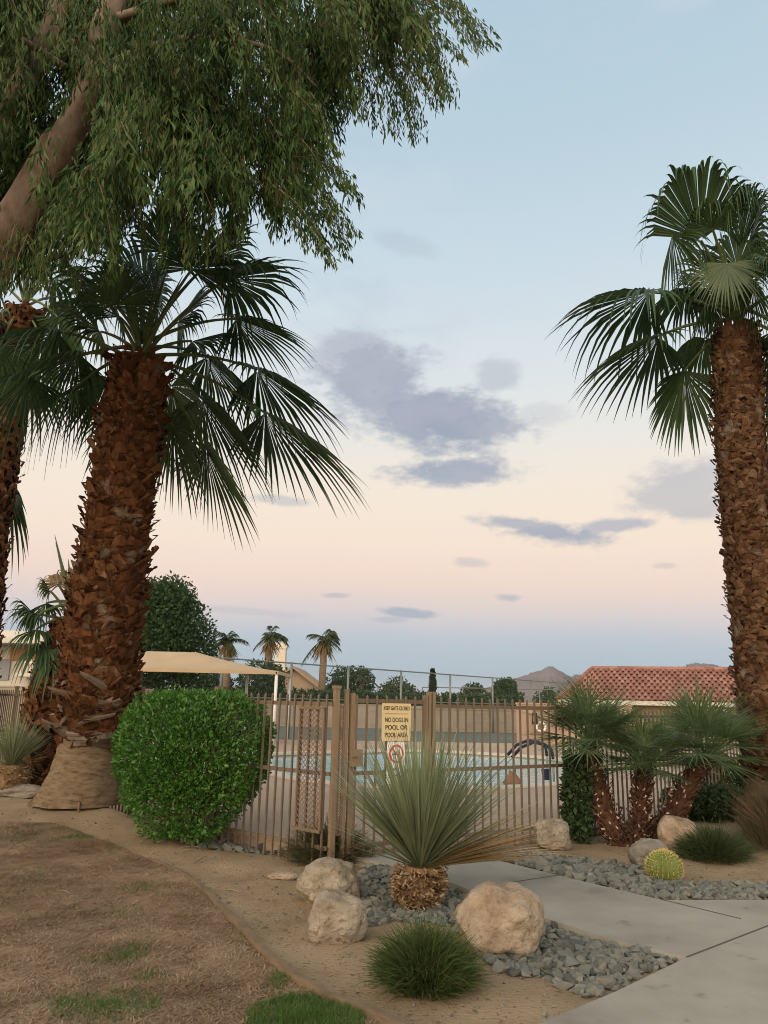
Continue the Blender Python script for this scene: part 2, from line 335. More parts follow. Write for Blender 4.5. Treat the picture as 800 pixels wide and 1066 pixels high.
# ------------------------------------------------------------------ ground plan
FENCE = [(-9.4, 17.6), (-6.8, 14.6), (-4.6, 12.2), (-1.86, 8.95), (-0.46, 7.75), (2.35, 9.65), (4.9, 12.1), (9.5, 16.2), (14, 20)]
DECK_Z, WATER_Z, PATH_Z = 0.06, 0.0, 0.035
PALM_L = at(80, 836, 10.0); PALM_R = at(806, 868, 9.6)
def behind_fence(x, y):
    for (a, b) in zip(FENCE, FENCE[1:]):
        if a[0] <= x < b[0]: return y - (a[1] + (b[1] - a[1]) * (x - a[0]) / (b[0] - a[0]))
    return y - 18
def hgt(x, y):
    b = behind_fence(x, y)
    if b > 0.1: return -0.06
    k = max(0.0, min(1.0, -b / 0.8))
    m = PALM_L.z * math.exp(-((x - PALM_L.x) / 2.4) ** 2 - ((y - PALM_L.y) / 1.6) ** 2)
    n = noise.noise((x * .55, y * .55, 3.1)) * .03 + noise.noise((x * 2.3, y * 2.3, 7.7)) * .010 + noise.noise((x * 4, y * 4, 5.7)) * .012 + noise.noise((x * 9, y * 9, 1.7)) * .008
    return k * (m + n) - 0.012 - 0.03 * (1 - k)
def hp(px, py):
    """point of the ground seen at a pixel"""
    p = gp(px, py, 0)
    for _ in range(4): p = gp(px, py, hgt(p.x, p.y))
    return p
def axis(lo, hi, step, far):
    a = list(np.arange(lo, hi + 1e-6, step)); s = step
    left, x = [], lo
    while x > -far: s *= 1.5; x -= s; left.append(x)
    s, x, right = step, hi, []
    while x < far: s *= 1.5; x += s; right.append(x)
    return left[::-1] + a + right
def sheet_grid(name, xs, ys, m):
    v = [(x, y, hgt(x, y)) for y in ys for x in xs]; n = len(xs)
    f = [(j * n + i, j * n + i + 1, (j + 1) * n + i + 1, (j + 1) * n + i) for j in range(len(ys) - 1) for i in range(n - 1)]
    b = MB(); b.add(v, f); return b.build(name, m, smooth=True)
ground = sheet_grid('ground', axis(-7, 8, .07, 9000), [y for y in axis(3.0, 14, .07, 9000) if y > -400], M['dirt'])
tag(ground, kind='structure')

def poly_sheet(name, loop, m, z=None, step=.12, off=.004, holes=(), thick=0.0, zf=None):
    vs, es = [], []
    for lp in [loop, *holes]:
        k = len(vs); vs += [Vector((p[0], p[1])) for p in lp]; es += [(k + i, k + (i + 1) % len(lp)) for i in range(len(lp))]
    nb = len(vs)
    if step:
        xs = [p[0] for p in loop]; ys = [p[1] for p in loop]
        for x in np.arange(min(xs), max(xs), step):
            for y in np.arange(min(ys), max(ys), step):
                if inside((x, y), loop): vs.append(Vector((x, y)))
    ov, oe, of, _, _, _ = geometry.delaunay_2d_cdt(vs, es, [], 1, 1e-5)
    of = [f for f in of if inside(sum((ov[i] for i in f), Vector((0, 0))) / len(f), loop) and not any(inside(sum((ov[i] for i in f), Vector((0, 0))) / len(f), h) for h in holes)]
    b = MB(); hz = zf or ((lambda x, y: z) if z is not None else (lambda x, y: hgt(x, y) + off))
    b.add([(p.x, p.y, hz(p.x, p.y)) for p in ov], [tuple(f) for f in of])
    if thick:
        for lp in [loop, *holes]:
            n = len(lp)
            for i in range(n):
                p, q = lp[i], lp[(i + 1) % n]
                b.add([(p[0], p[1], z), (q[0], q[1], z), (q[0], q[1], z - thick), (p[0], p[1], z - thick)], [(0, 1, 2, 3)])
    return tag(b.build(name, m, smooth=False), kind='structure')

def smooth_line(pts, n=6):
    out = []
    P = [Vector((p[0], p[1])) for p in pts]
    for i in range(len(P) - 1):
        p0, p1, p2, p3 = P[max(i - 1, 0)], P[i], P[i + 1], P[min(i + 2, len(P) - 1)]
        for k in range(n):
            t = k / n
            out.append(0.5 * ((2 * p1) + (p2 - p0) * t + (2 * p0 - 5 * p1 + 4 * p2 - p3) * t * t + (3 * p1 - p0 - 3 * p2 + p3) * t ** 3))
    out.append(P[-1]); return [(p.x, p.y) for p in out]

# lawn and its edging
EDGE_PX = [(-60, 858), (0, 857), (60, 864), (120, 880), (170, 900), (205, 922), (240, 958), (285, 1005), (330, 1036), (395, 1064), (470, 1110), (560, 1190)]
EDGE = smooth_line([hp(*p) for p in EDGE_PX])
LAWN = EDGE + [(EDGE[-1][0], 1.5), (-5.5, 1.5), (EDGE[0][0] - .3, EDGE[0][1])]
poly_sheet('lawn', LAWN, M['lawn'], step=.14, off=.006)
b = MB()
ed = [p for p in EDGE if p[0] > hp(150, 890).x]
for s in (0.0,):
    top = []
    for i, p in enumerate(ed):
        q0 = Vector(ed[max(i - 1, 0)]); q1 = Vector(ed[min(i + 1, len(ed) - 1)]); t = (q1 - q0).normalized(); nrm = Vector((-t.y, t.x))
        z = hgt(*p); w = .018; rise = .012 + .035 * min(1, i / 14) + .006 * noise.noise((i * .5, 0, 0))
        for sgn, zz in ((1, -.05), (1, rise), (-1, rise), (-1, -.05)): top.append((p[0] + nrm.x * w * sgn, p[1] + nrm.y * w * sgn, z + zz))
    fs = []
    for i in range(len(ed) - 1):
        for k in range(3): fs.append((i * 4 + k, i * 4 + k + 1, i * 4 + 4 + k + 1, i * 4 + 4 + k))
    b.add(top, fs)
o = at_base('edging_strip', b, M['edging'], (ed[0][0], ed[0][1], 0)); tag(o, 'thin brown bender board edging curving between dry lawn and bare dirt', 'edging')

# paths
def P2(px, py, z=PATH_Z): p = gp(px, py, z); return (p.x, p.y)
CORNER = P2(715, 997)
walk_lo = [P2(560, 1066), P2(500, 1100)]
PATH = [P2(352, 889), P2(418, 903), P2(475, 921), P2(540, 947), P2(640, 979), CORNER, P2(640, 1033), P2(560, 1066), P2(430, 1120), (P2(430, 1120)[0], 1.5), (7, 1.5), (9, 6.6), (7, P2(800, 937)[1]), P2(800, 937), P2(690, 937), P2(600, 916), P2(540, 901), P2(490, 890), P2(450, 884), P2(400, 881)]
poly_sheet('path', PATH, M['concrete'], z=PATH_Z, step=0, thick=.12)
b = MB()
for (p, q) in (((500, 924), (584, 911)), ((715, 997), (860, 941)), ((690, 937), (772, 957)), ((556, 952), (560, 954)), ((420, 903), (462, 885))):
    a, c = Vector(P2(*p)), Vector(P2(*q)); t = (c - a).normalized(); n = Vector((-t.y, t.x)) * .006
    b.add([(a.x + n.x, a.y + n.y, PATH_Z + .003), (c.x + n.x, c.y + n.y, PATH_Z + .003), (c.x - n.x, c.y - n.y, PATH_Z + .003), (a.x - n.x, a.y - n.y, PATH_Z + .003)], [(0, 1, 2, 3)])
tag(b.build('path_joints', M['joint']), kind='structure')

# pool deck with the pool cut out of it
def PD(px, py): p = gp(px, py, DECK_Z); return (p.x, p.y)
POOL = smooth_line([PD(160, 790), PD(265, 801), PD(313, 811), PD(390, 819), PD(480, 820), PD(560, 818), PD(598, 812), PD(612, 803), PD(590, 793), PD(540, 787), PD(430, 782), PD(330, 784), PD(250, 786), PD(180, 784), PD(160, 790)], 4)[:-1]
dk = [(x + .10, y + .14) for x, y in FENCE] + [(14, 27), (6, 30), (-16, 27.5)]
poly_sheet('pool_deck', dk, M['deck'], z=DECK_Z, step=0, holes=[POOL], thick=.14)
wl = poly_sheet('water', POOL, M['water'], z=WATER_Z, step=0)
b = MB()
cl = len(POOL); ctr = Vector((sum(p[0] for p in POOL) / cl, sum(p[1] for p in POOL) / cl))
ring = []
for i, p in enumerate(POOL):
    t = (Vector(POOL[(i + 1) % cl]) - Vector(POOL[i - 1])).normalized(); n = Vector((t.y, -t.x))
    if n.dot(Vector(p) - ctr) < 0: n = -n
    for d, z in ((-.03, DECK_Z - .03), (-.03, DECK_Z + .035), (.28, DECK_Z + .035), (.28, DECK_Z + .002)): ring.append((p[0] + n.x * d, p[1] + n.y * d, z))
fs = []
for i in range(cl):
    j = (i + 1) % cl
    for k in range(3): fs.append((i * 4 + k, i * 4 + k + 1, j * 4 + k + 1, j * 4 + k))
b.add(ring, fs); tag(b.build('pool_coping', M['coping']), kind='structure')
court = [(-30, 27.6), (-16, 27.6), (6, 30.1), (16, 45), (-30, 45)]
poly_sheet('court_surface', court, M['court'], z=-.02, step=0)

# ------------------------------------------------------------------ mountains
def mountain(name, prof, Y, depth):
    b = MB(); n = len(prof); rows = 9; vs = []
    nx = 70
    for j in range(rows):
        f = j / (rows - 1)
        for i in range(nx):
            u = i / (nx - 1) * (n - 1); k = min(int(u), n - 2); w = u - k
            px = prof[k][0] * (1 - w) + prof[k + 1][0] * w; py = prof[k][1] * (1 - w) + prof[k + 1][1] * w
            top = at(px, py, Y); z = max(top.z, 0)
            jag = noise.noise((i * .35, f * 2.5, 2.0)) * .18 + noise.noise((i * .9, f * 5, 5.0)) * .07
            prof_s = math.sin(f * math.pi)             # rises to the ridge and falls behind it
            vs.append((top.x * (1 + (f - .5) * depth / Y), Y + (f - .5) * depth, (z * (prof_s ** 1.2) * (1 + jag * (1 - prof_s) * 2.5 + .05 * noise.noise((i * .8, 0, 9)))) - 6))
    fs = [(j * nx + i, j * nx + i + 1, (j + 1) * nx + i + 1, (j + 1) * nx + i) for j in range(rows - 1) for i in range(nx - 1)]
    b.add(vs, fs); return tag(b.build(name, M['rock_hill'], smooth=True), kind='structure')
mountain('mountains', [(430, 733), (470, 722), (490, 718), (512, 714), (530, 707), (545, 703), (556, 699), (566, 696), (573, 692), (580, 696), (588, 700), (594, 704), (602, 701), (610, 706), (622, 709), (640, 715), (670, 722), (700, 732)], 6200, 1800)
mountain('mountains', [(640, 728), (680, 712), (700, 701), (712, 693), (722, 689), (733, 690), (745, 691), (752, 694), (765, 700), (800, 712), (850, 730)], 5400, 1500)
mountain('mountains', [(150, 726), (200, 717), (250, 714), (330, 716), (400, 721), (440, 728), (480, 734)], 7400, 1600)

# ------------------------------------------------------------------ palms
def trunk_mb(path, nseg=20, bumpy=.02, ny=26, seed=0):
    """path: list of (Vector, radius) from base to top, densely resampled"""
    b = MB(); P = []
    for k in range(ny + 1):
        u = k / ny * (len(path) - 1); i = min(int(u), len(path) - 2); w = u - i
        P.append((path[i][0].lerp(path[i + 1][0], w), path[i][1] * (1 - w) + path[i + 1][1] * w))
    vs = []
    for k, (c, r) in enumerate(P):
        for j in range(nseg):
            a = 2 * math.pi * j / nseg; rr = r * (1 + bumpy * noise.noise((math.cos(a) * 2 + seed, math.sin(a) * 2, c.z * 3)) * 2)
            vs.append((c.x + rr * math.cos(a), c.y + rr * math.sin(a), c.z))
    fs = [(k * nseg + j, k * nseg + (j + 1) % nseg, (k + 1) * nseg + (j + 1) % nseg, (k + 1) * nseg + j) for k in range(ny) for j in range(nseg)]
    fs.append(tuple(ny * nseg + j for j in range(nseg)))
    b.add(vs, fs); return b
def path_at(path, t):
    u = max(0, min(1, t)) * (len(path) - 1); i = min(int(u), len(path) - 2); w = u - i
    return path[i][0].lerp(path[i + 1][0], w), path[i][1] * (1 - w) + path[i + 1][1] * w
def boot(b, c, o, up, w, l, tilt, roll, r, mi=0):
    s = up.cross(o).normalized()
    d = (up * math.cos(tilt) + o * math.sin(tilt)).normalized(); d = (d * math.cos(roll) + s * math.sin(roll)).normalized()
    q = d.cross(o); q = q.normalized() if q.length > 1e-5 else s
    nn = q.cross(d).normalized()
    if nn.dot(o) < 0: nn = -nn
    rows = []
    for t, wf, bul in ((-.25, 1.25, .0), (.3, 1.0, .10), (.75, .72, .10), (1.0, r.uniform(.35, .65), .02)):
        cen = c + d * l * t + nn * bul * l
        sk = r.uniform(-.12, .12) * l if t == 1.0 else 0
        rows.append([cen - q * w * wf * .5 - nn * w * .16 + d * sk, cen + nn * w * .06, cen + q * w * wf * .5 - nn * w * .16 - d * sk])
    last = rows[-1]; rows.append([p - nn * .03 - d * .015 for p in last])
    vs = [p for rw in rows for p in rw]
    fs = [(i * 3 + k, i * 3 + k + 1, i * 3 + 4 + k, i * 3 + 3 + k) for i in range(4) for k in range(2)]
    b.add(vs, fs, mi)
def split_boot(b, c, o, up, w, l, tilt, roll, r, mi=0):
    sd = up.cross(o).normalized(); u2 = (up * math.cos(roll) + sd * math.sin(roll)).normalized(); s2 = u2.cross(o).normalized()
    out = math.sin(tilt) * l; A = c + u2 * l * .5 + o * (out * .55 + .01)
    stub = A + u2 * l * r.uniform(.12, .5) + o * out * r.uniform(.35, .7); hw = w * r.uniform(.22, .34); th = w * .16
    vs, fs = [], []
    for sg in (-1, 1):
        F = c + s2 * sg * w * r.uniform(.5, .72) - u2 * l * r.uniform(.2, .5); m = (A + F) / 2 + o * w * .10; k = len(vs)
        vs += [A - s2 * hw * .9, A + s2 * hw * .9, m - s2 * hw * .8 , m + s2 * hw * .8, F - s2 * hw * .45 - o * .01, F + s2 * hw * .45 - o * .01]
        fs += [(k, k + 1, k + 3, k + 2), (k + 2, k + 3, k + 5, k + 4)]
        e = vs[k + 1] if sg > 0 else vs[k]; e2 = vs[k + 3] if sg > 0 else vs[k + 2]; q = len(vs); vs += [e - o * th, e2 - o * th]; fs.append(((k + 1) if sg > 0 else k, q, q + 1, (k + 3) if sg > 0 else k + 2))
    k = len(vs); sk = r.uniform(-.3, .3) * hw
    vs += [A - s2 * hw, A + o * hw * .35, A + s2 * hw, stub - s2 * hw * r.uniform(.45, .9) + u2 * sk, stub + o * hw * .3 + u2 * hw * r.uniform(-.2, .5), stub + s2 * hw * r.uniform(.45, .9) - u2 * sk, stub - s2 * hw * .5 - o * th * 1.4, stub + s2 * hw * .5 - o * th * 1.4]
    fs += [(k, k + 1, k + 4, k + 3), (k + 1, k + 2, k + 5, k + 4), (k + 3, k + 4, k + 5, k + 7, k + 6)]
    b.add(vs, fs, mi)
def boots(b, path, t0, t1, n, w, l, tilt, r, jit=.35, mi=0):
    ga = math.pi * (3 - math.sqrt(5))
    for i in range(n):
        t = t0 + (t1 - t0) * (i + r.uniform(-.4, .4)) / n
        c, rad = path_at(path, t); c2, _ = path_at(path, min(1, t + .03)); up = (c2 - c).normalized() if (c2 - c).length > 1e-6 else UP
        a = i * ga + r.uniform(-.12, .12); o = Vector((math.cos(a), math.sin(a), 0))
        k = r.uniform(.5, 1.3)
        if jit < .7: split_boot(b, c + o * rad * .97, o, up, w * k * 1.5, l * r.uniform(.7, 1.3), tilt * r.uniform(.4, 1.6), r.uniform(-jit, jit), r, mi)
        else: boot(b, c + o * rad * .97, o, up, w * k, l * r.uniform(.55, 1.45), tilt * r.uniform(.3, 1.9), r.uniform(-jit, jit) + (jit * .8 if i % 2 else -jit * .8), r, mi)
def frond_mb(C, hub, tip, r, nseg=40, spread=112, droop=.9, n=None, fold=.45, pet=.026, arch=.16, join=.5, wmul=1.0, petiole=True):
    b = MB(); C, hub, tip = Vector(C), Vector(hub), Vector(tip)
    Lp = (hub - C).length
    if petiole:
        mid = (C + hub) / 2 + UP * arch * Lp; pts = []
        for k in range(9):
            t = k / 8; pts.append(C * (1 - t) ** 2 + mid * 2 * t * (1 - t) + hub * t * t)
        pb = MB() if petiole == 'apart' else b
        pb.tube(pts, [pet * (1.25 - .6 * k / 8) for k in range(9)], 5, 0 if petiole == 'apart' else 1)
        b.pet = pb
    a = (tip - hub); L = a.length; a.normalize()
    if n is None:
        n = UP - a * UP.dot(a)
        if n.length < .15:
            out = hub - C; out.z = 0; n = out - a * out.dot(a)
        n.normalize()
    else:
        n = Vector(n); n = (n - a * n.dot(a)).normalized()
    s = a.cross(n).normalized(); sp = R(spread); dth = 2 * sp / (nseg - 1)
    T = [0.03, .28, join, join + (1 - join) * .35, join + (1 - join) * .65, join + (1 - join) * .85, 1.0]
    for i in range(nseg):
        th = -sp + dth * i + r.uniform(-.3, .3) * dth
        q = abs(th) / sp; ln = L * (1 - .33 * q ** 1.6) * r.uniform(.93, 1.04)
        d = (a * math.cos(th) + s * math.sin(th) - n * fold * math.sin(abs(th) * .5) ** 1.5 * 1.2).normalized()
        sd = (s * math.cos(th) - a * math.sin(th)).normalized(); nd = d.cross(sd).normalized()
        if nd.dot(n) < 0: nd = -nd
        k = droop * r.uniform(.55, 1.45); lat = r.uniform(-.05, .05); rows = []
        hang = 0.0
        for t in T:
            f = max(0, t - join * .8)
            p = hub + d * ln * t + sd * lat * ln * f - UP * k * ln * f * f * 1.6
            if f > 0: p -= d * k * ln * f * f * .55
            hw = ln * t * math.tan(dth / 2) * 1.12 * wmul if t <= join else ln * join * math.tan(dth / 2) * 1.12 * wmul * max(0, (1 - (t - join) / (1 - join))) ** .8
            hw = max(hw, .0022)
            rows.append((p - sd * hw, p - nd * hw * (.5 if i % 2 else .3), p + sd * hw))
        vs = [x for rw in rows for x in rw]; m = len(T)
        b.add(vs, [(j * 3 + c, j * 3 + c + 1, j * 3 + 4 + c, j * 3 + 3 + c) for j in range(m - 1) for c in range(2)], 0)
    return b
def place(C, px, py, dist, sgn, ref):
    """point seen at a pixel, dist metres from ref, on the near (-1) or far (+1) side; falls back to ref's depth when the pixel is farther off"""
    d = ray(px, py); v = ref - EYE; t0 = v.dot(d); perp2 = v.length_squared - t0 * t0
    h = math.sqrt(max(0, dist * dist - perp2)); return EYE + d * (t0 + sgn * h)
def foot_mb(foot, r):
    b = trunk_mb([(c, rr * 1.02) for c, rr in foot], 64, .0, 44); c0 = foot[0][0]; hh = foot[-1][0].z - c0.z; vs = []
    for (x, y, z) in b.v:
        t = (z - c0.z) / hh; cc, rr = path_at(foot, t); a = math.atan2(y - cc.y, x - cc.x); q = math.hypot(x - cc.x, y - cc.y)
        k = 1 + .035 * noise.noise((math.cos(a) * 1.6, math.sin(a) * 1.6, t * 2)) + .022 * noise.noise((math.cos(a) * 5, math.sin(a) * 5, t * 26)) + .012 * noise.noise((a * 9, t * 9, 4)) + max(0, .18 - t) * .35 * (noise.noise((math.cos(a) * 7, math.sin(a) * 7, t * 4)) - .1)
        vs.append((cc.x + (x - cc.x) * k, cc.y + (y - cc.y) * k, z))
    b.v = vs
    for i in range(12):       # root stubs round the foot
        a = r.uniform(0, 6.283); cc, rr = foot[0]; o = Vector((math.cos(a), math.sin(a), 0)); p = cc + o * rr * .93 + UP * r.uniform(.02, .12)
        b.tube([p, p + o * .07 - UP * .04, p + o * r.uniform(.06, .18) - UP * .16], [.022, .014, .006], 5)
    return b
def big_palm(label, base, path, fronds, C, cfg, r):
    root = empty('fan_palm', base, label, 'palm tree')
    b0_ = max(0, cfg.get('bare', 0) - .02); b = trunk_mb([path_at(path, b0_ + (1 - b0_) * k / 30) for k in range(31)], 22, .03, 40, cfg.get('seed', 0))
    if cfg.get('bare'):
        t0 = cfg['bare']
        # a smooth bare foot carries its own bark
        foot = [path_at(path, t0 * k / 8) for k in range(9)]
        child(root, 'trunk_foot', foot_mb(foot, r), cfg['foot_mat'], True)
    boots(b, path, cfg.get('bare', 0), .99, cfg['n'], cfg['w'], cfg['l'], cfg['tilt'], r, mi=1, jit=.32)
    boots(b, path, cfg.get('bare', 0), .95, cfg['n'] // 2, cfg['w'] * .32, cfg['l'] * .95, cfg['tilt'] * .85, r, mi=1, jit=.8)
    trunk = child(root, 'trunk', b, [M['core_shade'], cfg['mat']])
    for f in fronds:
        hx, hy, tx, ty, sg = f[:5]; o = f[5] if len(f) > 5 else {}
        hub = place(C, hx, hy, o.get('lp', cfg['lp']), sg, C); tip = place(C, tx, ty, o.get('lb', cfg['lb']), o.get('ts', sg), hub)
        mats = [M[o.get('mat', 'frond')]]
        fm = frond_mb(C + Vector((0, 0, r.uniform(-.1, .25))) + (hub - C).normalized() * .12, hub, tip, r, nseg=o.get('nseg', cfg.get('nseg', 42)), spread=o.get('spread', 108), droop=o.get('droop', .8) * cfg.get('dk', 1), join=o.get('join', .5), n=o.get('n'), fold=o.get('fold', .5), arch=o.get('arch', .14), petiole='apart')
        fr_ = child(root, 'frond', fm, mats); child2(root, fr_, 'petiole', fm.pet, M['petiole'])
    # young spear leaves in the heart
    for k in range(6):
        a = r.uniform(0, 6.28); s = MB(); q = Vector((math.cos(a) * .35, math.sin(a) * .35, 1)).normalized()
        s.tube([C, C + q * .7, C + q * r.uniform(1.0, 1.5)], [.03, .035, .004], 5, 0); child(root, 'spear_leaf', s, M['petiole'])
    return root

# left palm
def plane_r(px0, px1, py, Y): return (at(px1, py, Y) - at(px0, py, Y)).length / 2
YL = 10.0
prof = [(836, 36, 128), (800, 56, 124), (772, 68, 124), (770, 62, 130), (755, 52, 135), (720, 55, 145), (680, 62, 149), (640, 69, 150), (600, 77, 152), (550, 87, 156), (500, 96, 161), (450, 104, 166), (410, 111, 171), (385, 120, 170)]
prof = [(836, 36, 128), (803, 54, 124), (770, 64, 126), (745, 60, 136), (710, 58, 144), (675, 63, 148), (640, 69, 150), (600, 77, 152), (560, 85, 155), (520, 93, 159), (480, 100, 162), (440, 106, 166), (405, 112, 170), (380, 122, 168)]
pathL = [(at((a + c) / 2, y, YL + .0), plane_r(a, c, y, YL) * (.97 if y > 765 else .74)) for y, a, c in prof]
CL = at(147, 372, YL)
fl = [(214, 468, 268, 560, -.3, dict(lp=1.5, lb=1.4, droop=.35, fold=.3)), (180, 445, 206, 530, .5, dict(lp=1.2, lb=1.25, droop=.4, fold=.3)), (210, 415, 290, 508, .5, dict(lb=1.5, droop=.4, fold=.35)),
      (276, 430, 392, 512, -.2, dict(lp=1.95, lb=1.85, droop=.35, fold=.45)), (268, 385, 372, 450, .2, dict(lp=1.8, lb=1.7, droop=.5)), (246, 332, 335, 362, -.1, dict(lp=1.5, lb=1.3, droop=.5)), 
      (238, 290, 335, 270, .2, dict(lp=1.7, lb=1.5)), (222, 270, 280, 218, .4, dict(lp=1.7, lb=1.4)), (76, 405, 14, 440, .15, dict(lp=1.2, lb=1.2, droop=1.5, fold=.9, spread=105, join=.45)), (82, 368, 4, 398, .2, dict(lp=1.2, lb=1.3, droop=.8)),
      (60, 345, -30, 355, .3, dict(lp=1.4, lb=1.3, droop=1.0)), (125, 268, 110, 200, .5, dict(lp=1.6, lb=1.4)), (172, 262, 195, 185, .1, dict(lp=1.6, lb=1.4)), (100, 300, 40, 255, .4, dict(lp=1.4, lb=1.4)),
      (112, 396, 84, 465, .8, dict(lp=1.1, lb=1.1, droop=.5)), (178, 402, 192, 492, 1, dict(lp=1.5, lb=1.25)), (125, 330, 95, 270, .9, dict(lp=.8, lb=1.2)), (165, 322, 172, 250, .9, dict(lp=.8, lb=1.25)), (185, 335, 225, 275, .9, dict(lp=.8, lb=1.25)), (105, 345, 50, 300, .9, dict(lp=.8, lb=1.2)), (145, 318, 140, 240, 1, dict(lp=.9, lb=1.3)), (200, 355, 255, 340, .9, dict(lp=.8, lb=1.2)), (120, 318, 128, 250, -.5, dict(lp=.9, lb=1.1, droop=.5)), (30, 392, -50, 450, .5, dict(lp=1.7, lb=1.4)),
      (150, 300, 150, 225, 1, dict(lp=1.6, lb=1.4)), (215, 372, 285, 440, .8, dict(lp=1.5, lb=1.4)), (200, 280, 235, 200, -.3, dict(lp=1.6, lb=1.4)), (140, 425, 128, 500, 1, dict(lp=1.5, lb=1.2))]
rl = random.Random(21)
palm_l = big_palm('stout fan palm with thick shaggy rust brown trunk beside the clipped round bush', PALM_L, pathL, fl, CL, dict(n=1250, w=.18, l=.22, tilt=.58, mat=M['boot'], bare=.155, foot_mat=M['bark_palm'], lp=1.8, lb=1.5, seed=3, dk=.72), rl)
b = MB()      # ragged grey skirt over the bare foot
for i in range(64):
    low = i < 24; t = rl.uniform(.148, .185) if low else rl.uniform(.16, .30); c, rad = path_at(pathL, t); a = rl.uniform(0, 6.283); o = Vector((math.cos(a), math.sin(a), 0))
    sg = rl.choice((-1, 1)); boot(b, c + o * (rad + .03), o, UP, rl.uniform(.05, .15), rl.uniform(.18, .42), rl.uniform(.25, .9), sg * rl.uniform(.9, 1.9), rl)
child(palm_l, 'dead_skirt', b, M['boot_grey'])

# right palm
YR = 9.6
prof = [(868, 779, 850), (835, 779, 850), (806, 777, 848), (765, 769, 840), (740, 766, 836), (700, 762, 830), (650, 758, 824), (600, 753, 818), (550, 749, 812), (500, 744, 806), (450, 741, 800), (400, 740, 797), (365, 741, 794), (345, 748, 786)]
pathR = [(at((a + c) / 2, y, YR), plane_r(a, c, y, YR) * (.93 if y > 765 else .70)) for y, a, c in prof]
CR = at(768, 338, YR)
fr = [(730, 250, 714, 122, .6, dict(lp=1.3, lb=1.55, droop=1.0, spread=66, fold=.15, join=.62, nseg=40, n=(-.35, -1, .3))), (772, 258, 786, 140, .5, dict(lp=1.3, lb=1.35, droop=1.1, fold=.15, spread=55, nseg=32, join=.62, n=(.5, -1, .2))),
      (757, 274, 757, 322, -.75, dict(lp=1.1, lb=.72, droop=.25, mat='frond_pale', fold=.15, spread=100, nseg=46, n=(-.1, -.55, .9))), (676, 304, 560, 330, -.1, dict(lp=1.15, lb=1.65, droop=.6, fold=.65)),
      (686, 350, 586, 408, -.2, dict(lp=1.1, lb=1.5, droop=.3, fold=.6)), (713, 386, 703, 468, .1, dict(lp=1.0, lb=1.12, droop=.3, fold=.7, spread=80, join=.6, n=(-.8, -.7, .2))), (700, 245, 684, 318, .1, dict(lp=1.3, lb=.95, droop=.9, fold=.9, n=(-1, -.15, .2))),
      (736, 318, 716, 362, -.5, dict(lp=.9, lb=.7, droop=.6)), (716, 300, 690, 345, .8, dict(lp=1.0, lb=1.0)), (822, 300, 882, 335, -.2, dict()), (812, 342, 862, 410, -.3, dict()), (806, 255, 850, 190, .4, dict(droop=.8)),
      (798, 388, 804, 468, .7, dict(lp=1.0, lb=1.0)), (748, 290, 728, 232, .9, dict(lp=.7, lb=1.1)), (775, 285, 790, 225, .9, dict(lp=.7, lb=1.1)), (735, 305, 700, 265, .8, dict(lp=.7, lb=1.0)), (768, 278, 760, 215, .7, dict(lp=.8, lb=1.1)), (745, 322, 712, 318, .3, dict(lp=.6, lb=.85, droop=1.0)), (765, 300, 750, 250, -.4, dict(lp=.6, lb=.9, droop=.9)), (780, 250, 804, 175, .8, dict(lp=1.3, lb=1.2, droop=.7)), (735, 352, 712, 405, .9, dict(lp=1.0, lb=1.0)), (742, 238, 735, 180, -.2, dict(lp=1.2, lb=1.0, droop=.9)),
      (826, 360, 890, 400, .8, dict()), (785, 300, 806, 345, -.6, dict(lp=.9, lb=.7)), (745, 300, 700, 300, .8, dict(lp=1.0, lb=1.1)), (798, 268, 830, 300, -.4, dict(lp=1.2, lb=.9))]
palm_r = big_palm('tall upright fan palm with narrower brown trunk standing behind the twiggy brown shrub', PALM_R, pathR, fr, CR, dict(n=1500, w=.115, l=.145, tilt=.5, mat=M['boot_tan'], bare=.14, foot_mat=M['bark_old'], lp=1.2, lb=1.3, seed=8, nseg=38), random.Random(5))

# third palm, farther off at the frame's edge
YB = 14.5
pathB = [(at(x, y, YB), .36) for x, y in ((-38, 805), (-28, 700), (-18, 600), (-6, 500), (6, 430), (17, 370), (25, 325))]
base = pathB[0][0]; pathB[0] = (Vector((base.x, base.y, hgt(base.x, base.y) - .05)), .42)
CB = at(26, 318, YB)
fb = [(60, 330, 90, 400, -.5, dict()), (-5, 330, -50, 380, -.5, dict()), (20, 280, 25, 220, .8, dict()), (55, 290, 110, 270, .6, dict()), (-10, 290, -60, 280, .6, dict()), (45, 360, 70, 430, -1, dict()), (0, 360, -20, 440, -1, dict()), (8, 505, 22, 585, -1, dict(lp=3.4, lb=1.3, mat='frond', arch=.02, droop=.4)), (-8, 520, 2, 580, -.5, dict(lp=3.6, lb=1.2, arch=.02)), (70, 310, 120, 340, 1, dict())]
palm_b = big_palm('leaning slender brown palm partly hidden behind the stout palm', pathB[0][0], pathB, fb, CB, dict(n=520, w=.16, l=.22, tilt=.35, mat=M['boot'], lp=1.5, lb=1.4, seed=1, nseg=26), random.Random(9))

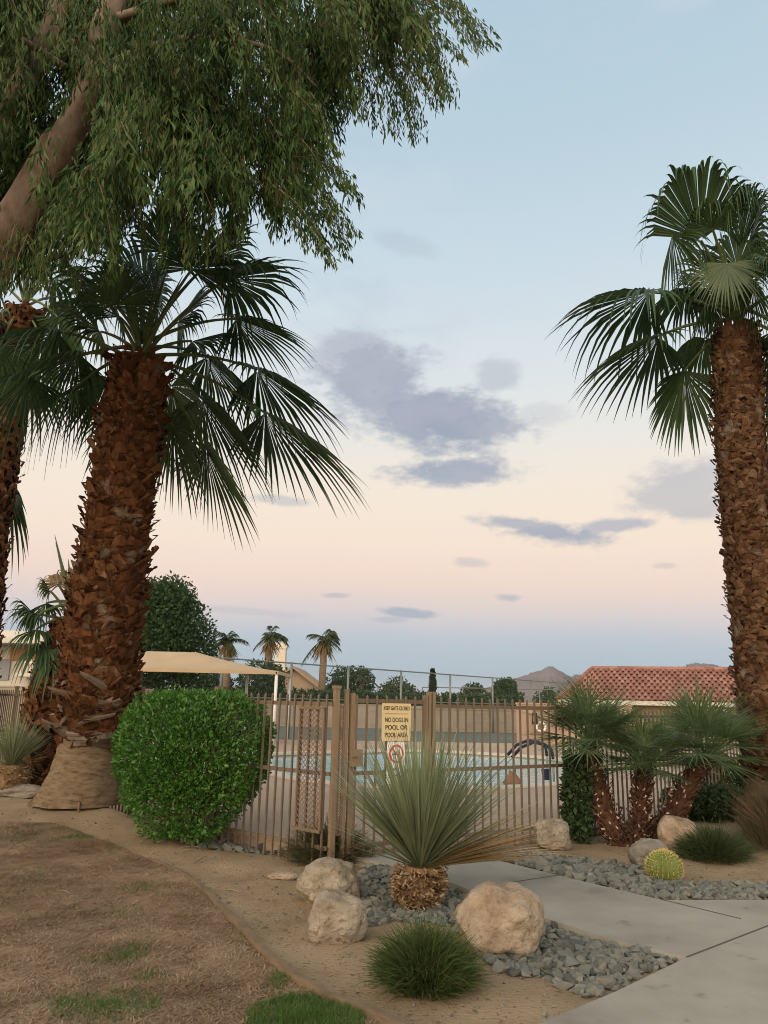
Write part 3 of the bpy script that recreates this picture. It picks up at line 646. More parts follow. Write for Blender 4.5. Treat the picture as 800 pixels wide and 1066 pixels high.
# young palm behind the stout trunk
YS = 12.6
pS = [(at(x, y, YS), rr) for x, y, rr in ((42, 800, .30), (48, 745, .30), (56, 710, .29), (66, 675, .26), (76, 648, .2))]
pS[0] = (Vector((pS[0][0].x, pS[0][0].y, hgt(pS[0][0].x, pS[0][0].y) - .03)), .3)
CS = at(78, 645, YS)
fs_ = [(40, 640, 0, 625, -.5, dict()), (38, 655, -4, 668, -.8, dict()), (52, 615, 38, 590, .2, dict()), (60, 608, 66, 585, .8, dict(mat='frond_dry')), (45, 670, 20, 695, -1, dict()), (100, 615, 120, 595, .8, dict()), (110, 650, 150, 660, .5, dict()), (36, 640, 8, 608, .8, dict()), (60, 675, 48, 712, -1, dict()), (70, 605, 78, 578, 1, dict(mat='frond_dry')), (48, 628, 18, 648, .6, dict())]
big_palm('short young palm with stiff dark green leaves tucked behind the stout palm trunk', pS[0][0], pS, fs_, CS, dict(n=260, w=.15, l=.2, tilt=.5, mat=M['boot'], lp=.62, lb=.66, seed=4, nseg=24), random.Random(11))

# ------------------------------------------------------------------ eucalyptus
def euc():
    r = random.Random(33)
    base = Vector((-5.6, 6.2, hgt(-5.6, 6.2) - .05))
    YE = 7.2
    root = empty('eucalyptus_tree', base, 'large weeping eucalyptus with smooth pinkish limbs hanging over the left palm', 'tree')
    def limb(pts, name='limb', n=10):
        b = MB(); P = [Vector(p[0]) for p in pts]; rr = [p[1] for p in pts]
        q, qr = [], []
        for i in range(len(P) - 1):
            p0, p1, p2, p3 = P[max(i - 1, 0)], P[i], P[i + 1], P[min(i + 2, len(P) - 1)]
            for k in range(6):
                t = k / 6; c = 0.5 * ((2 * p1) + (p2 - p0) * t + (2 * p0 - 5 * p1 + 4 * p2 - p3) * t * t + (3 * p1 - p0 - 3 * p2 + p3) * t ** 3)
                rad = rr[i] * (1 - t) + rr[i + 1] * t; q.append(c); qr.append(rad * (1 + .10 * noise.noise(c * 1.7)))
        q.append(P[-1]); qr.append(rr[-1]); b.tube(q, qr, n); child(root, name, b, M['bark_euc'], True)
    j1 = at(-25, 318, YE)
    limb([(base, .36), (Vector((-5.0, 6.5, 1.6)), .30), (at(-115, 420, YE - .2), .25), (at(-34, 318, YE), .22), (at(8, 243, YE), .20), (at(46, 180, YE), .20), (at(62, 150, YE), .19)], 'trunk', 14)
    limb([(at(-110, 400, YE + .3), .20), (at(-40, 230, YE + .4), .17), (at(-5, 150, YE + .4), .15), (at(25, 85, YE + .4), .14), (at(50, 40, YE + .4), .13), (at(66, 0, YE + .4), .12), (at(105, -70, YE + .5), .13), (at(150, -180, YE + .8), .08)], 'limb')
    limb([(at(50, 178, YE), .17), (at(82, 120, YE - .1), .16), (at(104, 70, YE - .15), .17), (at(112, 20, YE - .2), .15), (at(150, -60, YE - .1), .14), (at(250, -150, YE), .09)], 'limb')
    limb([(at(-30, 60, YE + 1), .15), (at(80, -60, YE + 1), .12), (at(260, -110, YE + 1), .08), (at(420, -90, YE + .9), .04)], 'limb', 8)
    for pts in ([(at(118, 20, YE - .2), .06), (at(220, -10, YE - .6), .045), (at(330, -20, YE - .8), .03), (at(450, -5, YE - .7), .012)], [(at(105, 70, YE - .15), .06), (at(190, 40, YE - .5), .04), (at(280, 50, YE - .7), .025), (at(330, 90, YE - .8), .01)],
                [(at(60, 150, YE), .05), (at(130, 120, YE + .5), .035), (at(220, 120, YE + .7), .02), (at(300, 160, YE + .7), .01)], [(at(68, 70, YE + .2), .05), (at(0, 30, YE - .5), .03), (at(-60, 30, YE - .8), .02)]):
        limb(pts, 'branch', 6)
    lv, tw = MB(), MB()
    def leaf(p, d, L, w):
        s = d.cross(rdir(r)); s = s.normalized() if s.length > 1e-4 else d.orthogonal().normalized(); nn = s.cross(d)
        m = p + d * L * .45 + nn * L * .06
        w *= 1.05; lv.v.extend((tuple(p), tuple(m - s * w), tuple(p + d * L), tuple(m + s * w))); k = len(lv.v) - 4; lv.f.append((k, k + 1, k + 2, k + 3)); lv.mi.append(0)
    def spray(p0, p1, n, spreadv=.16, L=.095, twr=.003):
        p0, p1 = Vector(p0), Vector(p1); v = p1 - p0; ctrl = p0 + v * .5 + Vector((0, 0, .18 * v.length))
        c = lambda t: p0 * (1 - t) ** 2 + ctrl * 2 * t * (1 - t) + p1 * t * t
        tw.tube([c(k / 5) for k in range(6)], [twr * (1.4 - k / 5) for k in range(6)], 3, 0, False)
        for i in range(n):
            t = r.random() ** .7; p = c(t) + rdir(r) * spreadv * r.random() ** .6 * (1.1 - .5 * t)
            dt = (c(min(1, t + .05)) - c(max(0, t - .05))).normalized()
            d = (dt * .55 + Vector((0, 0, -1)) * r.uniform(.3, 1.2) + rdir(r) * .55).normalized()
            leaf(p, d, L * r.uniform(.65, 1.3), L * r.uniform(.075, .13))
    # dense mass
    POLY = [(-60, -80), (430, -80), (425, -20), (355, 20), (325, 70), (322, 120), (315, 170), (285, 190), (255, 178), (235, 170), (205, 190), (150, 205), (95, 215), (60, 205), (20, 235), (-60, 250)]
    cnt = 0; CL_ = []
    while len(CL_) < 250:
        x, y = r.uniform(-60, 430), r.uniform(-80, 240)
        if inside((x, y), POLY): CL_.append((x, y, r.uniform(5.7, 9.4)))
    while cnt < 2300:
        cx_, cy_, cY = CL_[r.randrange(250)]; x, y = cx_ + r.gauss(0, 13), cy_ + r.gauss(0, 15)
        if not inside((x, y), POLY): continue
        ln = r.uniform(.35, .85); Y = cY + r.gauss(0, .22)
        LP = ((-20, 300), (8, 243), (46, 180), (62, 150), (84, 116), (104, 70), (112, 20)); LQ = ((25, 85), (50, 40), (66, 0))
        hit = min(pt_seg((x, y + q * ln * 105), a, c) for q in (0, .33, .66, 1) for LL in (LP, LQ) for a, c in zip(LL, LL[1:]))
        if hit < 27 and r.random() < .88: Y = r.uniform(YE + .35, 9.4)
        if r.random() < .30 * max(0, noise.noise((x * .02, y * .02, 4.4)) + .15) * 2.2: continue
        lean = .10 + .35 * max(0, (x - 150) / 250)
        p0 = at(x, y, Y); p1 = p0 + Vector((r.uniform(-.25, .25) + lean * ln, r.uniform(-.3, .3), -ln))
        spray(p0, p1, int(54 * ln / .6), .15, r.uniform(.10, .155)); cnt += 1
    # sprays that make the outline
    EDG = [((430, -10), (505, 50)), ((440, -20), (512, 38)), ((420, -10), (470, 108)), ((410, 0), (462, 96)), ((400, 10), (440, 140)), ((395, 10), (425, 138)), ((385, 20), (405, 135)), ((370, 20), (385, 128)), ((360, 10), (372, 120)), ((350, 30), (360, 118)), ((345, 60), (350, 130)), ((435, 20), (472, 92)), ((400, 40), (452, 105)), ((380, 50), (432, 112)), ((450, -20), (488, 42)), ((420, 5), (478, 60)),
           ((300, 150), (372, 205)), ((310, 155), (366, 190)), ((300, 170), (370, 250)), ((290, 175), (362, 262)), ((295, 190), (345, 275)), ((285, 190), (335, 268)), ((270, 180), (320, 250)), ((305, 165), (352, 226)), ((315, 140), (335, 190)), ((318, 100), (340, 150)), ((260, 185), (300, 240)),
           ((235, 180), (240, 250)), ((215, 190), (222, 268)), ((190, 195), (200, 275)), ((165, 200), (170, 275)), ((140, 205), (150, 262)), ((110, 210), (95, 275)), ((80, 215), (60, 285)), ((50, 225), (40, 290)), ((20, 235), (5, 300)), ((0, 245), (-15, 310)), ((130, 215), (120, 290)), ((60, 240), (80, 300)), ((30, 250), (50, 310)), ((150, 190), (185, 240)), ((100, 180), (120, 250)), ((130, 60), (135, 150)), ((140, 90), (150, 180))]
    for (a, c) in EDG:
        for k in range(5):
            Y = r.uniform(5.8, 8.2); q = lambda p: (p[0] + r.uniform(-9, 9), p[1] + r.uniform(-9, 9))
            p0 = at(*q(a), Y); p1 = at(*q(c), Y + r.uniform(-.3, .3)); spray(p0, p1, int(34 * max(.35, (p1 - p0).length) / .7), .085)
    lv.add(tw.v, tw.f, 1); child(root, 'crown', lv, [M['euc'], M['twig']])
euc()

# ------------------------------------------------------------------ shrubs and small plants
def leaf_quad(b, p, d, L, w, r, mi=0):
    s = d.cross(rdir(r)); s = s.normalized() if s.length > 1e-4 else d.orthogonal().normalized(); nn = s.cross(d); m = p + d * L * .5 + nn * L * .1
    b.add((p, m - s * w, p + d * L, m + s * w), [(0, 1, 2, 3)], mi)
def blade(b, p, d, L, w, r, sag=.3, n=4, mi=0, side=None):
    s = side or d.cross(rdir(r)).normalized(); vs = []
    for k in range(n + 1):
        t = k / n; q = p + d * L * t - UP * sag * L * t * t; hw = w * (1 - t ** 1.5) + .0006; vs += [q - s * hw, q + s * hw]
    b.add(vs, [(2 * k, 2 * k + 1, 2 * k + 3, 2 * k + 2) for k in range(n)], mi)
# clipped bush
r = random.Random(4)
bb = at(198, 866, 8.75); bc = Vector((bb.x, 8.75, hgt(bb.x, 8.75)))
sc = 8.75 / FPX
bush = empty('clipped_bush', bc, 'bright green clipped round bush in front of the pool fence', 'bush')
top = at(195, 722, 8.75).z - bc.z; hw = 80 * sc * .89
b, st = MB(), MB()
for i in range(26000):
    d = rdir(r); ex = 4.2
    k = (abs(d.x) ** ex + abs(d.y) ** ex + abs(d.z) ** ex) ** (-1 / ex)
    rad = 1 - abs(r.gauss(0, .085)) if i > 10000 else r.uniform(.35, .92)
    u = d * k; lump = 1 + .11 * noise.noise(u * 2.2 + Vector((4, 1, 0))) + .09 * noise.noise(u * 5.5)
    u *= rad * lump
    zf = max(0, (u.z + 1) / 2); wid = hw * (.50 + .50 * min(1, zf * 1.8) ** .8)
    if zf < .22 and r.random() < .55: continue
    p = bc + Vector((u.x * wid, u.y * .72, .05 + zf * (top - .05)))
    dd = (Vector((u.x, u.y, u.z * .8 + .5)).normalized() + rdir(r) * .9).normalized()
    leaf_quad(b, p, dd, r.uniform(.035, .065), r.uniform(.011, .018), r)
for i in range(16):
    a = r.uniform(0, 6.28); q = bc + Vector((math.cos(a) * .12, math.sin(a) * .1, -.05)); e = bc + Vector((math.cos(a) * r.uniform(.3, .6), math.sin(a) * r.uniform(.2, .45), r.uniform(.5, 1.1)))
    st.tube([q, q.lerp(e, .5) + Vector((0, 0, .1)), e], [.02, .014, .006], 5)
child(bush, 'stems', st, M['bark']); child(bush, 'foliage', b, M['bush'])

def blade_mound(name, label, cat, c, rx, ry, h, n, mats, r, L=(.2, .4), w=.003, sag=.35, up=.6, group=None, fill=.0, twigs=0):
    b = MB(); c = Vector(c)
    for i in range(n):
        a = r.uniform(0, 6.283); q = r.random() ** .5; zz = h * (1 - q * q) ** .5
        p = c + Vector((math.cos(a) * rx * q * .75, math.sin(a) * ry * q * .75, zz * r.uniform(.05, .62)))
        d = (Vector((math.cos(a) * q * 1.1, math.sin(a) * q * 1.1, up + .4 * r.random())) + rdir(r) * .45).normalized()
        blade(b, p, d, r.uniform(*L), w * r.uniform(.7, 1.3), r, sag * r.uniform(.3, 1.5), 3, 1 if (len(mats) > 1 and r.random() < fill) else 0)
    root = empty(name, c, label, cat, group)
    child(root, 'foliage', b, mats)
    if twigs:
        t = MB()
        for i in range(twigs):
            a = r.uniform(0, 6.283); d = Vector((math.cos(a) * .8, math.sin(a) * .8, r.uniform(.5, 1.1))).normalized(); L2 = r.uniform(.7, 1.15) * max(rx, h)
            t.tube([c, c + d * L2 * .5, c + d * L2 + Vector((0, 0, -.1 * L2))], [.006, .004, .0015], 4)
        child(root, 'stems', t, M['twig'])
    return root
p = hp(444, 1030); blade_mound('grassy_shrub', 'low fine green grassy shrub on bare dirt in front of the spiky yucca', 'shrub', p, .25, .24, .36, 3800, [M['tuft'], M['shrub_olive']], random.Random(2), (.12, .27), .0028, .35, .8, fill=.35)
p = hp(345, 900) + Vector((-.02, -.02, 0)); blade_mound('twiggy_shrub', 'brownish olive feathery shrub at the foot of the pool gate', 'shrub', p, .38, .24, .46, 3000, [M['shrub_olive'], M['shrub_brown']], random.Random(3), (.16, .34), .003, .3, .7, fill=.4, twigs=30)
p = hp(750, 899) + Vector((0, .15, 0)); blade_mound('low_shrub', 'low dark olive shrub on the dirt below the right palm', 'shrub', p, .36, .3, .36, 2600, [M['shrub_dark'], M['shrub_olive']], random.Random(5), (.14, .3), .003, .3, .7, fill=.5, twigs=16)
p = hp(790, 880) + Vector((.12, -.35, 0)); blade_mound('dry_shrub', 'grey brown bare twiggy shrub against the right palm trunk', 'shrub', p, .55, .35, .95, 3600, [M['shrub_brown'], M['shrub_olive']], random.Random(6), (.14, .34), .0022, .15, 1.1, fill=.2, twigs=60)

def leafy_shrub(name, label, c, rx, ry, h, n, m, r, L=(.05, .09), wr=.35, cat='shrub', lift=.0, stems=8):
    c = Vector(c); b, st = MB(), MB()
    for i in range(n):
        d = rdir(r); rad = 1 - abs(r.gauss(0, .22)); rad *= 1 + .34 * noise.noise(d * 2.3 + c * .37) + .15 * noise.noise(d * 5 + c)
        p = c + Vector((d.x * rx * rad, d.y * ry * rad, lift + (d.z * rad + 1) / 2 * (h - lift)))
        leaf_quad(b, p, (d * .7 + rdir(r)).normalized(), r.uniform(*L), r.uniform(*L) * wr, r)
    for i in range(stems):
        a = r.uniform(0, 6.28); e = c + Vector((math.cos(a) * rx * .6, math.sin(a) * ry * .6, h * r.uniform(.5, .8))); st.tube([c + Vector((0, 0, -.03)), c.lerp(e, .5) + Vector((0, 0, .1)), e], [.02, .014, .006], 5)
    root = empty(name, c, label, cat); child(root, 'stems', st, M['bark']); child(root, 'foliage', b, m); return root
p = hp(603, 868); leafy_shrub('vine_shrub', 'tall dark leafy shrub climbing the fence beside the multi-trunk palm', Vector((2.34, 9.36, hgt(2.38, 9.32))), .17, .2, 1.0, 2000, M['shrub_dark'], random.Random(8), stems=12)
p = hp(745, 858); leafy_shrub('round_shrub', 'dark green shrub along the fence behind the right boulder', p + Vector((.05, .35, 0)), .62, .4, .48, 2600, M['shrub_dark'], random.Random(9))
p = hp(760, 845); leafy_shrub('tall_shrub', 'taller dark shrub at the fence behind the multi-trunk palm crown', p + Vector((.0, .35, 0)), .45, .35, .85, 2400, M['shrub_dark'], random.Random(10))

def rosette(name, label, head, base, n, L, mats, r, w=.006, dry=0, dry_dir=None, stub=.16, upmin=-.25, nchip=220, sag=.06, low=.35):
    root = empty(name, base, label, 'plant')
    b = MB()
    for i in range(n):
        a = r.uniform(0, 6.283); z = r.uniform(upmin, 1) if r.random() < low else r.uniform(.62, 1)
        q = math.sqrt(max(0, 1 - z * z)); d = Vector((q * math.cos(a), q * math.sin(a), z))
        if d.z < .1 and r.random() < .55: continue
        side = d.cross(UP); side = side.normalized() if side.length > .05 else Vector((1, 0, 0))
        side = (side + rdir(r) * .5).normalized()
        blade(b, head + d * .06, d, L * r.uniform(.78, 1.08) * (.72 + .28 * max(0, d.z)), w * r.uniform(.8, 1.2), r, sag * r.uniform(.2, 1.8), 4, 0, side)
    for i in range(dry):
        d = (Vector(dry_dir) + rdir(r) * .22).normalized(); side = (d.cross(UP).normalized() + rdir(r) * .4).normalized()
        blade(b, head + d * .05, d, L * r.uniform(.7, 1.0), w * r.uniform(.8, 1.2), r, .08, 4, 1 if r.random() < .8 else 0, side)
    child(root, 'leaves', b, mats)
    t = MB(); rr = stub
    t.tube([base - UP * .04, base + (head - base) * .25, base + (head - base) * .6, head + UP * .02], [rr * .62, rr * .9, rr * 1.0, rr * .7], 14)
    for i in range(nchip):
        k = r.random(); c = base.lerp(head, k); a = r.uniform(0, 6.283); o = Vector((math.cos(a), math.sin(a), 0))
        boot(t, c + o * rr * (.55 + .42 * math.sin(min(1, k * .8 + .2) * 2.2)), o, UP, .019, r.uniform(.045, .09), r.uniform(.9, 1.7), r.uniform(-.4, .4), r)
    child(root, 'stump', t, M['yucca_base'])
    return root
yb = hp(436, 950) + Vector((0, .12, 0)); yh = at(438, 905, yb.y) 
rosette('spiky_yucca', 'large grey green spiky yucca on a stubby stump, with tan dead leaves on one side', yh, yb, 640, 1.13, [M['yucca'], M['yucca_dry']], random.Random(12), .0105, 110, (.95, -.12, .40), stub=.15, nchip=620, upmin=.34, low=.25)
p = at(10, 812, 11.6); p.z = hgt(p.x, p.y) + .02; rosette('blue_yucca', 'smaller bluish spiky yucca beside the stout palm trunk', p + UP * .40, p, 420, .78, [M['yucca'], M['yucca_dry']], random.Random(13), .007, stub=.24, upmin=-.35)

# multi-trunk fan palm (three stems from one root)
def clump():
    r = random.Random(15); base = hp(667, 882) + Vector((0, .1, 0)); Y = base.y
    root = empty('clump_palm', base, 'multi-trunk dwarf fan palm with three spiny stems behind the barrel cactus', 'palm tree')
    def stem(pxs, dy, crown_px, cr, nf):
        path = []
        for k, (x, y, rr) in enumerate(pxs):
            p = at(x, y, Y + dy * k / (len(pxs) - 1)); path.append((p, rr))
        path[0] = (Vector((path[0][0].x, path[0][0].y, base.z - .05)), path[0][1])
        b = trunk_mb(path, 12, .06, 14)
        n = int(300)
        ga = 2.39996
        for i in range(n):
            t = (i + .5) / n; c, rad = path_at(path, t); a = i * ga + r.uniform(-.2, .2); o = Vector((math.cos(a), math.sin(a), 0)); c2, _ = path_at(path, min(1, t + .05)); up = (c2 - c).normalized() if (c2 - c).length > 1e-5 else UP
            wc = r.random() < .30 and t < .85
            boot(b, c + o * rad * .9, o, up, .028 if wc else .038, r.uniform(.035, .055) if wc else r.uniform(.06, .11), r.uniform(1.0, 1.4) if wc else r.uniform(.5, 1.0), r.uniform(-.4, .4), r, 1 if wc else 0)
        child(root, 'trunk', b, [M['fan_fibre'], M['chip_pale']])
        C = path[-1][0]; cb = MB()
        for i in range(nf):
            z = r.uniform(-.34, 1); a = i * ga; q = math.sqrt(1 - z * z); d = Vector((q * math.cos(a), q * math.sin(a), z))
            hub = C + d * cr * r.uniform(.30, .5) + UP * .08; tipd = (d + rdir(r) * .25 - UP * .03).normalized()
            fb_ = frond_mb(C, hub, hub + tipd * cr * r.uniform(.55, .75), r, nseg=19, spread=88, droop=.10, fold=.05, pet=.009, arch=.05, join=.28, wmul=.62)
            cb.add(fb_.v, fb_.f, 0)
        child(root, 'crown', cb, M['fan'])
    stem([(652, 886, .12), (640, 868, .13), (628, 840, .125), (620, 808, .11), (615, 775, .09)], .25, None, .86, 60)
    stem([(666, 886, .085), (667, 860, .09), (668, 830, .085), (671, 802, .075)], -.1, None, .74, 50)
    stem([(684, 886, .13), (694, 862, .135), (706, 838, .125), (719, 810, .11), (735, 792, .09)], .0, None, .86, 58)
clump()

# barrel cactus
def barrel(c, R0, H):
    r = random.Random(3); root = empty('barrel_cactus', c, 'round yellow green barrel cactus beside the gravel and path', 'cactus')
    b, s = MB(), MB(); ribs = 22; rows = 14; nv = ribs * 4; vs = []
    for k in range(rows + 1):
        f = k / rows; ph = -1.15 + f * 2.65; rad = math.cos(ph) if ph < math.pi / 2 else 0
        rad = max(rad, .02) * R0; z = (math.sin(ph) - math.sin(-1.15)) / (math.sin(1.5) - math.sin(-1.15)) * H
        for j in range(nv):
            a = 2 * math.pi * j / nv; m = 1 + (.09 if j % 4 == 0 else -.10 if j % 4 == 2 else .01); vs.append((c.x + rad * m * math.cos(a), c.y + rad * m * math.sin(a), c.z - .02 + z))
            if j % 4 == 0 and k > 0:
                o = Vector((math.cos(a) * math.cos(ph), math.sin(a) * math.cos(ph), math.sin(ph)))
                for _ in range(3):
                    d = (o + rdir(r) * .9).normalized(); p = Vector(vs[-1]); s.tube([p, p + d * r.uniform(.018, .034)], [.0016, .0006], 3, 0, False)
    fs = [(k * nv + j, k * nv + (j + 1) % nv, (k + 1) * nv + (j + 1) % nv, (k + 1) * nv + j) for k in range(rows) for j in range(nv)] + [tuple(rows * nv + j for j in range(nv))]
    b.add(vs, fs); child(root, 'body', b, M['cactus'], True); child(root, 'spines', s, M['spine'])
cp = hp(697, 920) + Vector((0, .1, 0)); barrel(cp, .145, .27)

# ------------------------------------------------------------------ boulders
def boulder(label, px, py, wpx, hpx, m, seed, dy=1.0, flat=0.25, group=None, name='boulder', rz=0.0, lump=.22, sink=.16):
    """px, py: the middle of its foot in view; wpx, hpx: its size there"""
    c = hp(px, py); dist = (c - EYE).dot(CAM_M @ Vector((0, 0, -1))); w = wpx / FPX * dist / 2; h = hpx / FPX * dist
    c = Vector((c.x, c.y + w * dy * .8, 0)); c.z = hgt(c.x, c.y)
    bm = bmesh.new(); bmesh.ops.create_icosphere(bm, subdivisions=5, radius=1); off = Vector((seed * 3.1, seed * 1.7, seed * .9)); rr_ = random.Random(seed); planes = [(rdir(rr_), rr_.uniform(.76, .93)) for _ in range(10)]
    for v in bm.verts:
        p = v.co.copy(); k = 1 + lump * noise.noise(p * 1.15 + off) + lump * .4 * noise.noise(p * 2.7 + off) + .05 * noise.noise(p * 6 + off) + .022 * noise.noise(p * 15 + off)
        for pn, pt in planes:
            dd = p.dot(pn)
            if dd > pt: p -= pn * (dd - pt) * .75
        ex = 2.25; q0 = v.co.normalized(); q = (abs(q0.x) ** ex + abs(q0.y) ** ex + abs(q0.z) ** ex) ** (-1 / ex); p = p * q * k
        v.co = (p.x * w, p.y * w * dy, p.z * h * .58 + h * (.5 - sink * .5))
    me = bpy.data.meshes.new(name); bm.to_mesh(me); bm.free(); me.materials.append(m)
    me.polygons.foreach_set('use_smooth', [True] * len(me.polygons))
    o = bpy.data.objects.new(name, me); COL.objects.link(o); o.location = c; o.rotation_euler = (0, 0, rz)
    return tag(o, label, 'boulder', group)
boulder('large smooth tan boulder in the gravel right of the yucca stump', 526, 1000, 92, 66, M['boulder_tan'], 3, 1.0, sink=.1)
boulder('broad pale speckled boulder lying behind a smaller one on the dirt', 341, 945, 70, 44, M['boulder_pale'], 5, .9)
boulder('rounded sandy boulder half sunk in front of the broad speckled one', 350, 984, 64, 54, M['boulder_pale'], 10, .9, sink=.34)
boulder('pale rounded boulder by the fence beyond the concrete path', 579, 886, 38, 30, M['boulder_pale'], 11, .9)
boulder('grey domed boulder directly behind the barrel cactus', 681, 910, 42, 32, M['boulder_grey'], 13, .8)
boulder('wide brownish boulder behind the right stem of the multi-trunk palm', 716, 893, 46, 40, M['boulder_tan'], 15, .9)
boulder('flat grey slab of rock at the foot of the stout palm', 14, 831, 62, 13, M['boulder_grey'], 17, .5)
boulder('small flat grey rock beside the slab near the blue yucca', 62, 822, 30, 10, M['boulder_grey'], 19, .7)
boulder('small half-buried brown rock on the dirt by the speckled boulder', 295, 917, 34, 8, M['boulder_tan'], 21, .6, sink=.3)

# ------------------------------------------------------------------ crushed stone beds
def stone_mesh(seed):
    r = random.Random(seed); bm = bmesh.new()
    for i in range(11):
        d = rdir(r); bm.verts.new((d.x * r.uniform(.8, 1.1), d.y * r.uniform(.6, .9), d.z * r.uniform(.4, .75)))
    bmesh.ops.convex_hull(bm, input=bm.verts[:]); loose = [v for v in bm.verts if not v.link_faces]
    bmesh.ops.delete(bm, geom=loose, context='VERTS')
    bmesh.ops.bevel(bm, geom=bm.edges[:], offset=.02, segments=1, affect='EDGES')
    me = bpy.data.meshes.new('stone'); bm.to_mesh(me); bm.free(); me.materials.append(M['stone']); return me
STONES = [stone_mesh(100 + i) for i in range(9)]
SDATA = [([v.co.copy() for v in me.vertices], [tuple(p.vertices) for p in me.polygons]) for me in STONES]
def H2(px, py): p = hp(px, py); return (p.x, p.y)
BED_A = [H2(712, 996), H2(640, 978), H2(540, 948), H2(480, 922), H2(425, 903), H2(385, 903), H2(368, 920), H2(366, 950), H2(385, 966), H2(410, 960), H2(470, 965), H2(500, 985), H2(515, 1012), H2(560, 1018), H2(615, 1040), H2(650, 1026)]
BED_B = [H2(478, 886), H2(540, 902), H2(600, 917), H2(690, 938), H2(840, 938), H2(840, 922), H2(760, 922), H2(715, 921), H2(675, 912), H2(640, 900), H2(580, 893), H2(520, 884)]
BED_C = [H2(178, 872), H2(210, 884), H2(262, 889), H2(300, 892), H2(312, 884), H2(268, 876), H2(232, 868), H2(195, 862)]
r = random.Random(77); allst = []
def fill(bed, n, smin, smax, key):
    xs = [p[0] for p in bed]; ys = [p[1] for p in bed]; k = 0; tries = 0; got = []
    while k < n and tries < n * 30:
        tries += 1; x, y = r.uniform(min(xs), max(xs)), r.uniform(min(ys), max(ys))
        if not inside((x, y), bed) or inside((x, y), PATH): continue
        s = r.uniform(smin, smax); dens = .56
        if any((x - a) ** 2 + (y - b_) ** 2 < (dens * (s + t)) ** 2 for a, b_, t in got[-500:]): continue
        got.append((x, y, s)); k += 1
        allst.append((s / (Vector((x, y, 0)) - EYE).length, x, y, s, key))
fill(BED_A, 2100, .018, .066, 0); fill(BED_B, 2000, .022, .074, 1); fill(BED_C, 260, .03, .09, 2)
allst.sort(reverse=True)
SL = ['grey green crushed stone lying in the gravel bed around the tan boulder', 'grey green crushed stone lying in the gravel bed beyond the path', 'grey crushed stone lying along the fence foot beside the clipped bush']
SG = ['crushed stones in the near bed', 'crushed stones beyond the path', 'crushed stones at the fence foot']
mass = MB()
for i, (_, x, y, s, key) in enumerate(allst):
    z = hgt(x, y) + s * r.uniform(.12, .5); rot = (r.uniform(-.5, .5), r.uniform(-.5, .5), r.uniform(0, 6.28)); k = r.randrange(len(STONES))
    scl = (s * r.uniform(.8, 1.25), s * r.uniform(.8, 1.2), s * r.uniform(.7, 1.15))
    if i < 290:
        o = bpy.data.objects.new('crushed_stone', STONES[k]); COL.objects.link(o); o.location = (x, y, z); o.rotation_euler = rot; o.scale = scl; tag(o, SL[key], 'stone', SG[key])
    else:
        mx = Matrix.LocRotScale(Vector((x, y, z)), __import__('mathutils').Euler(rot), Vector(scl)); mass.add([mx @ v for v in SDATA[k][0]], SDATA[k][1])
for bed in (BED_A, BED_B, BED_C):     # fines between the stones
    n = 0
    xs = [p[0] for p in bed]; ys = [p[1] for p in bed]
    while n < 900:
        x, y = r.uniform(min(xs) - .1, max(xs) + .1), r.uniform(min(ys) - .1, max(ys) + .1)
        n += 1
        if not inside((x, y), bed): continue
        s = r.uniform(.012, .028); k = r.randrange(len(STONES)); mx = Matrix.LocRotScale(Vector((x, y, hgt(x, y) + s * .3)), __import__('mathutils').Euler((r.random(), r.random(), r.random() * 6)), Vector((s, s, s))); mass.add([mx @ v for v in SDATA[k][0]], SDATA[k][1])
n = 0
while n < 420:
    x, y = r.uniform(-4.5, 5.5), 3.4 + 7.4 * r.random() ** 1.4
    if inside((x, y), PATH) or inside((x, y), LAWN) or behind_fence(x, y) > -.1: continue
    n += 1; s = r.uniform(.006, .02) * (1.6 if r.random() < .06 else 1); k = r.randrange(len(STONES)); mx = Matrix.LocRotScale(Vector((x, y, hgt(x, y) + s * .2)), __import__('mathutils').Euler((r.random(), r.random(), r.random() * 6)), Vector((s, s, s))); mass.add([mx @ v for v in SDATA[k][0]], SDATA[k][1])
tag(mass.build('gravel', M['stone']), 'grey green crushed stone gravel filling the beds along the path', 'gravel', kind='stuff')

# ------------------------------------------------------------------ grass, thatch and litter
def blades_in(poly, n, h, w, r, mask=None, lay=.0):
    b = MB(); xs = [p[0] for p in poly]; ys = [p[1] for p in poly]; k = 0; tries = 0
    while k < n and tries < n * 12:
        tries += 1; x = r.uniform(min(xs), max(xs)); y = min(ys) + (max(ys) - min(ys)) * r.random() ** 1.5
        if not inside((x, y), poly) or (mask and r.random() > mask(x, y)): continue
        a = r.uniform(0, 6.28); d = Vector((math.cos(a) * (lay + .35), math.sin(a) * (lay + .35), 1 - lay * .8)).normalized(); L = r.uniform(*h)
        p = Vector((x, y, hgt(x, y) + .003)); s = d.cross(UP).normalized() * w * r.uniform(.7, 1.4); q = p + d * L * .6; e = q + (d - UP * .5).normalized() * L * .4
        b.add([p - s, p + s, q + s * .8, q - s * .8, e], [(0, 1, 2, 3), (3, 2, 4)]); k += 1
    return b
r = random.Random(88)
lawn_view = [p for p in LAWN if p[1] > 3.2]
LV = [p for p in EDGE if p[1] > 3.3] + [(EDGE[-1][0] - .6, 3.3), (-3.2, 3.3), (-6.3, 8.2)]
th = blades_in(LV, 85000, (.025, .07), .0032, r, lambda x, y: .45 + .9 * max(0, noise.noise((x * 2.2, y * 2.2, 5)) + .3), .75)
tag(th.build('dry_grass', M['thatch']), 'dead straw brown grass covering the lawn', 'grass', kind='stuff')
gb = MB()
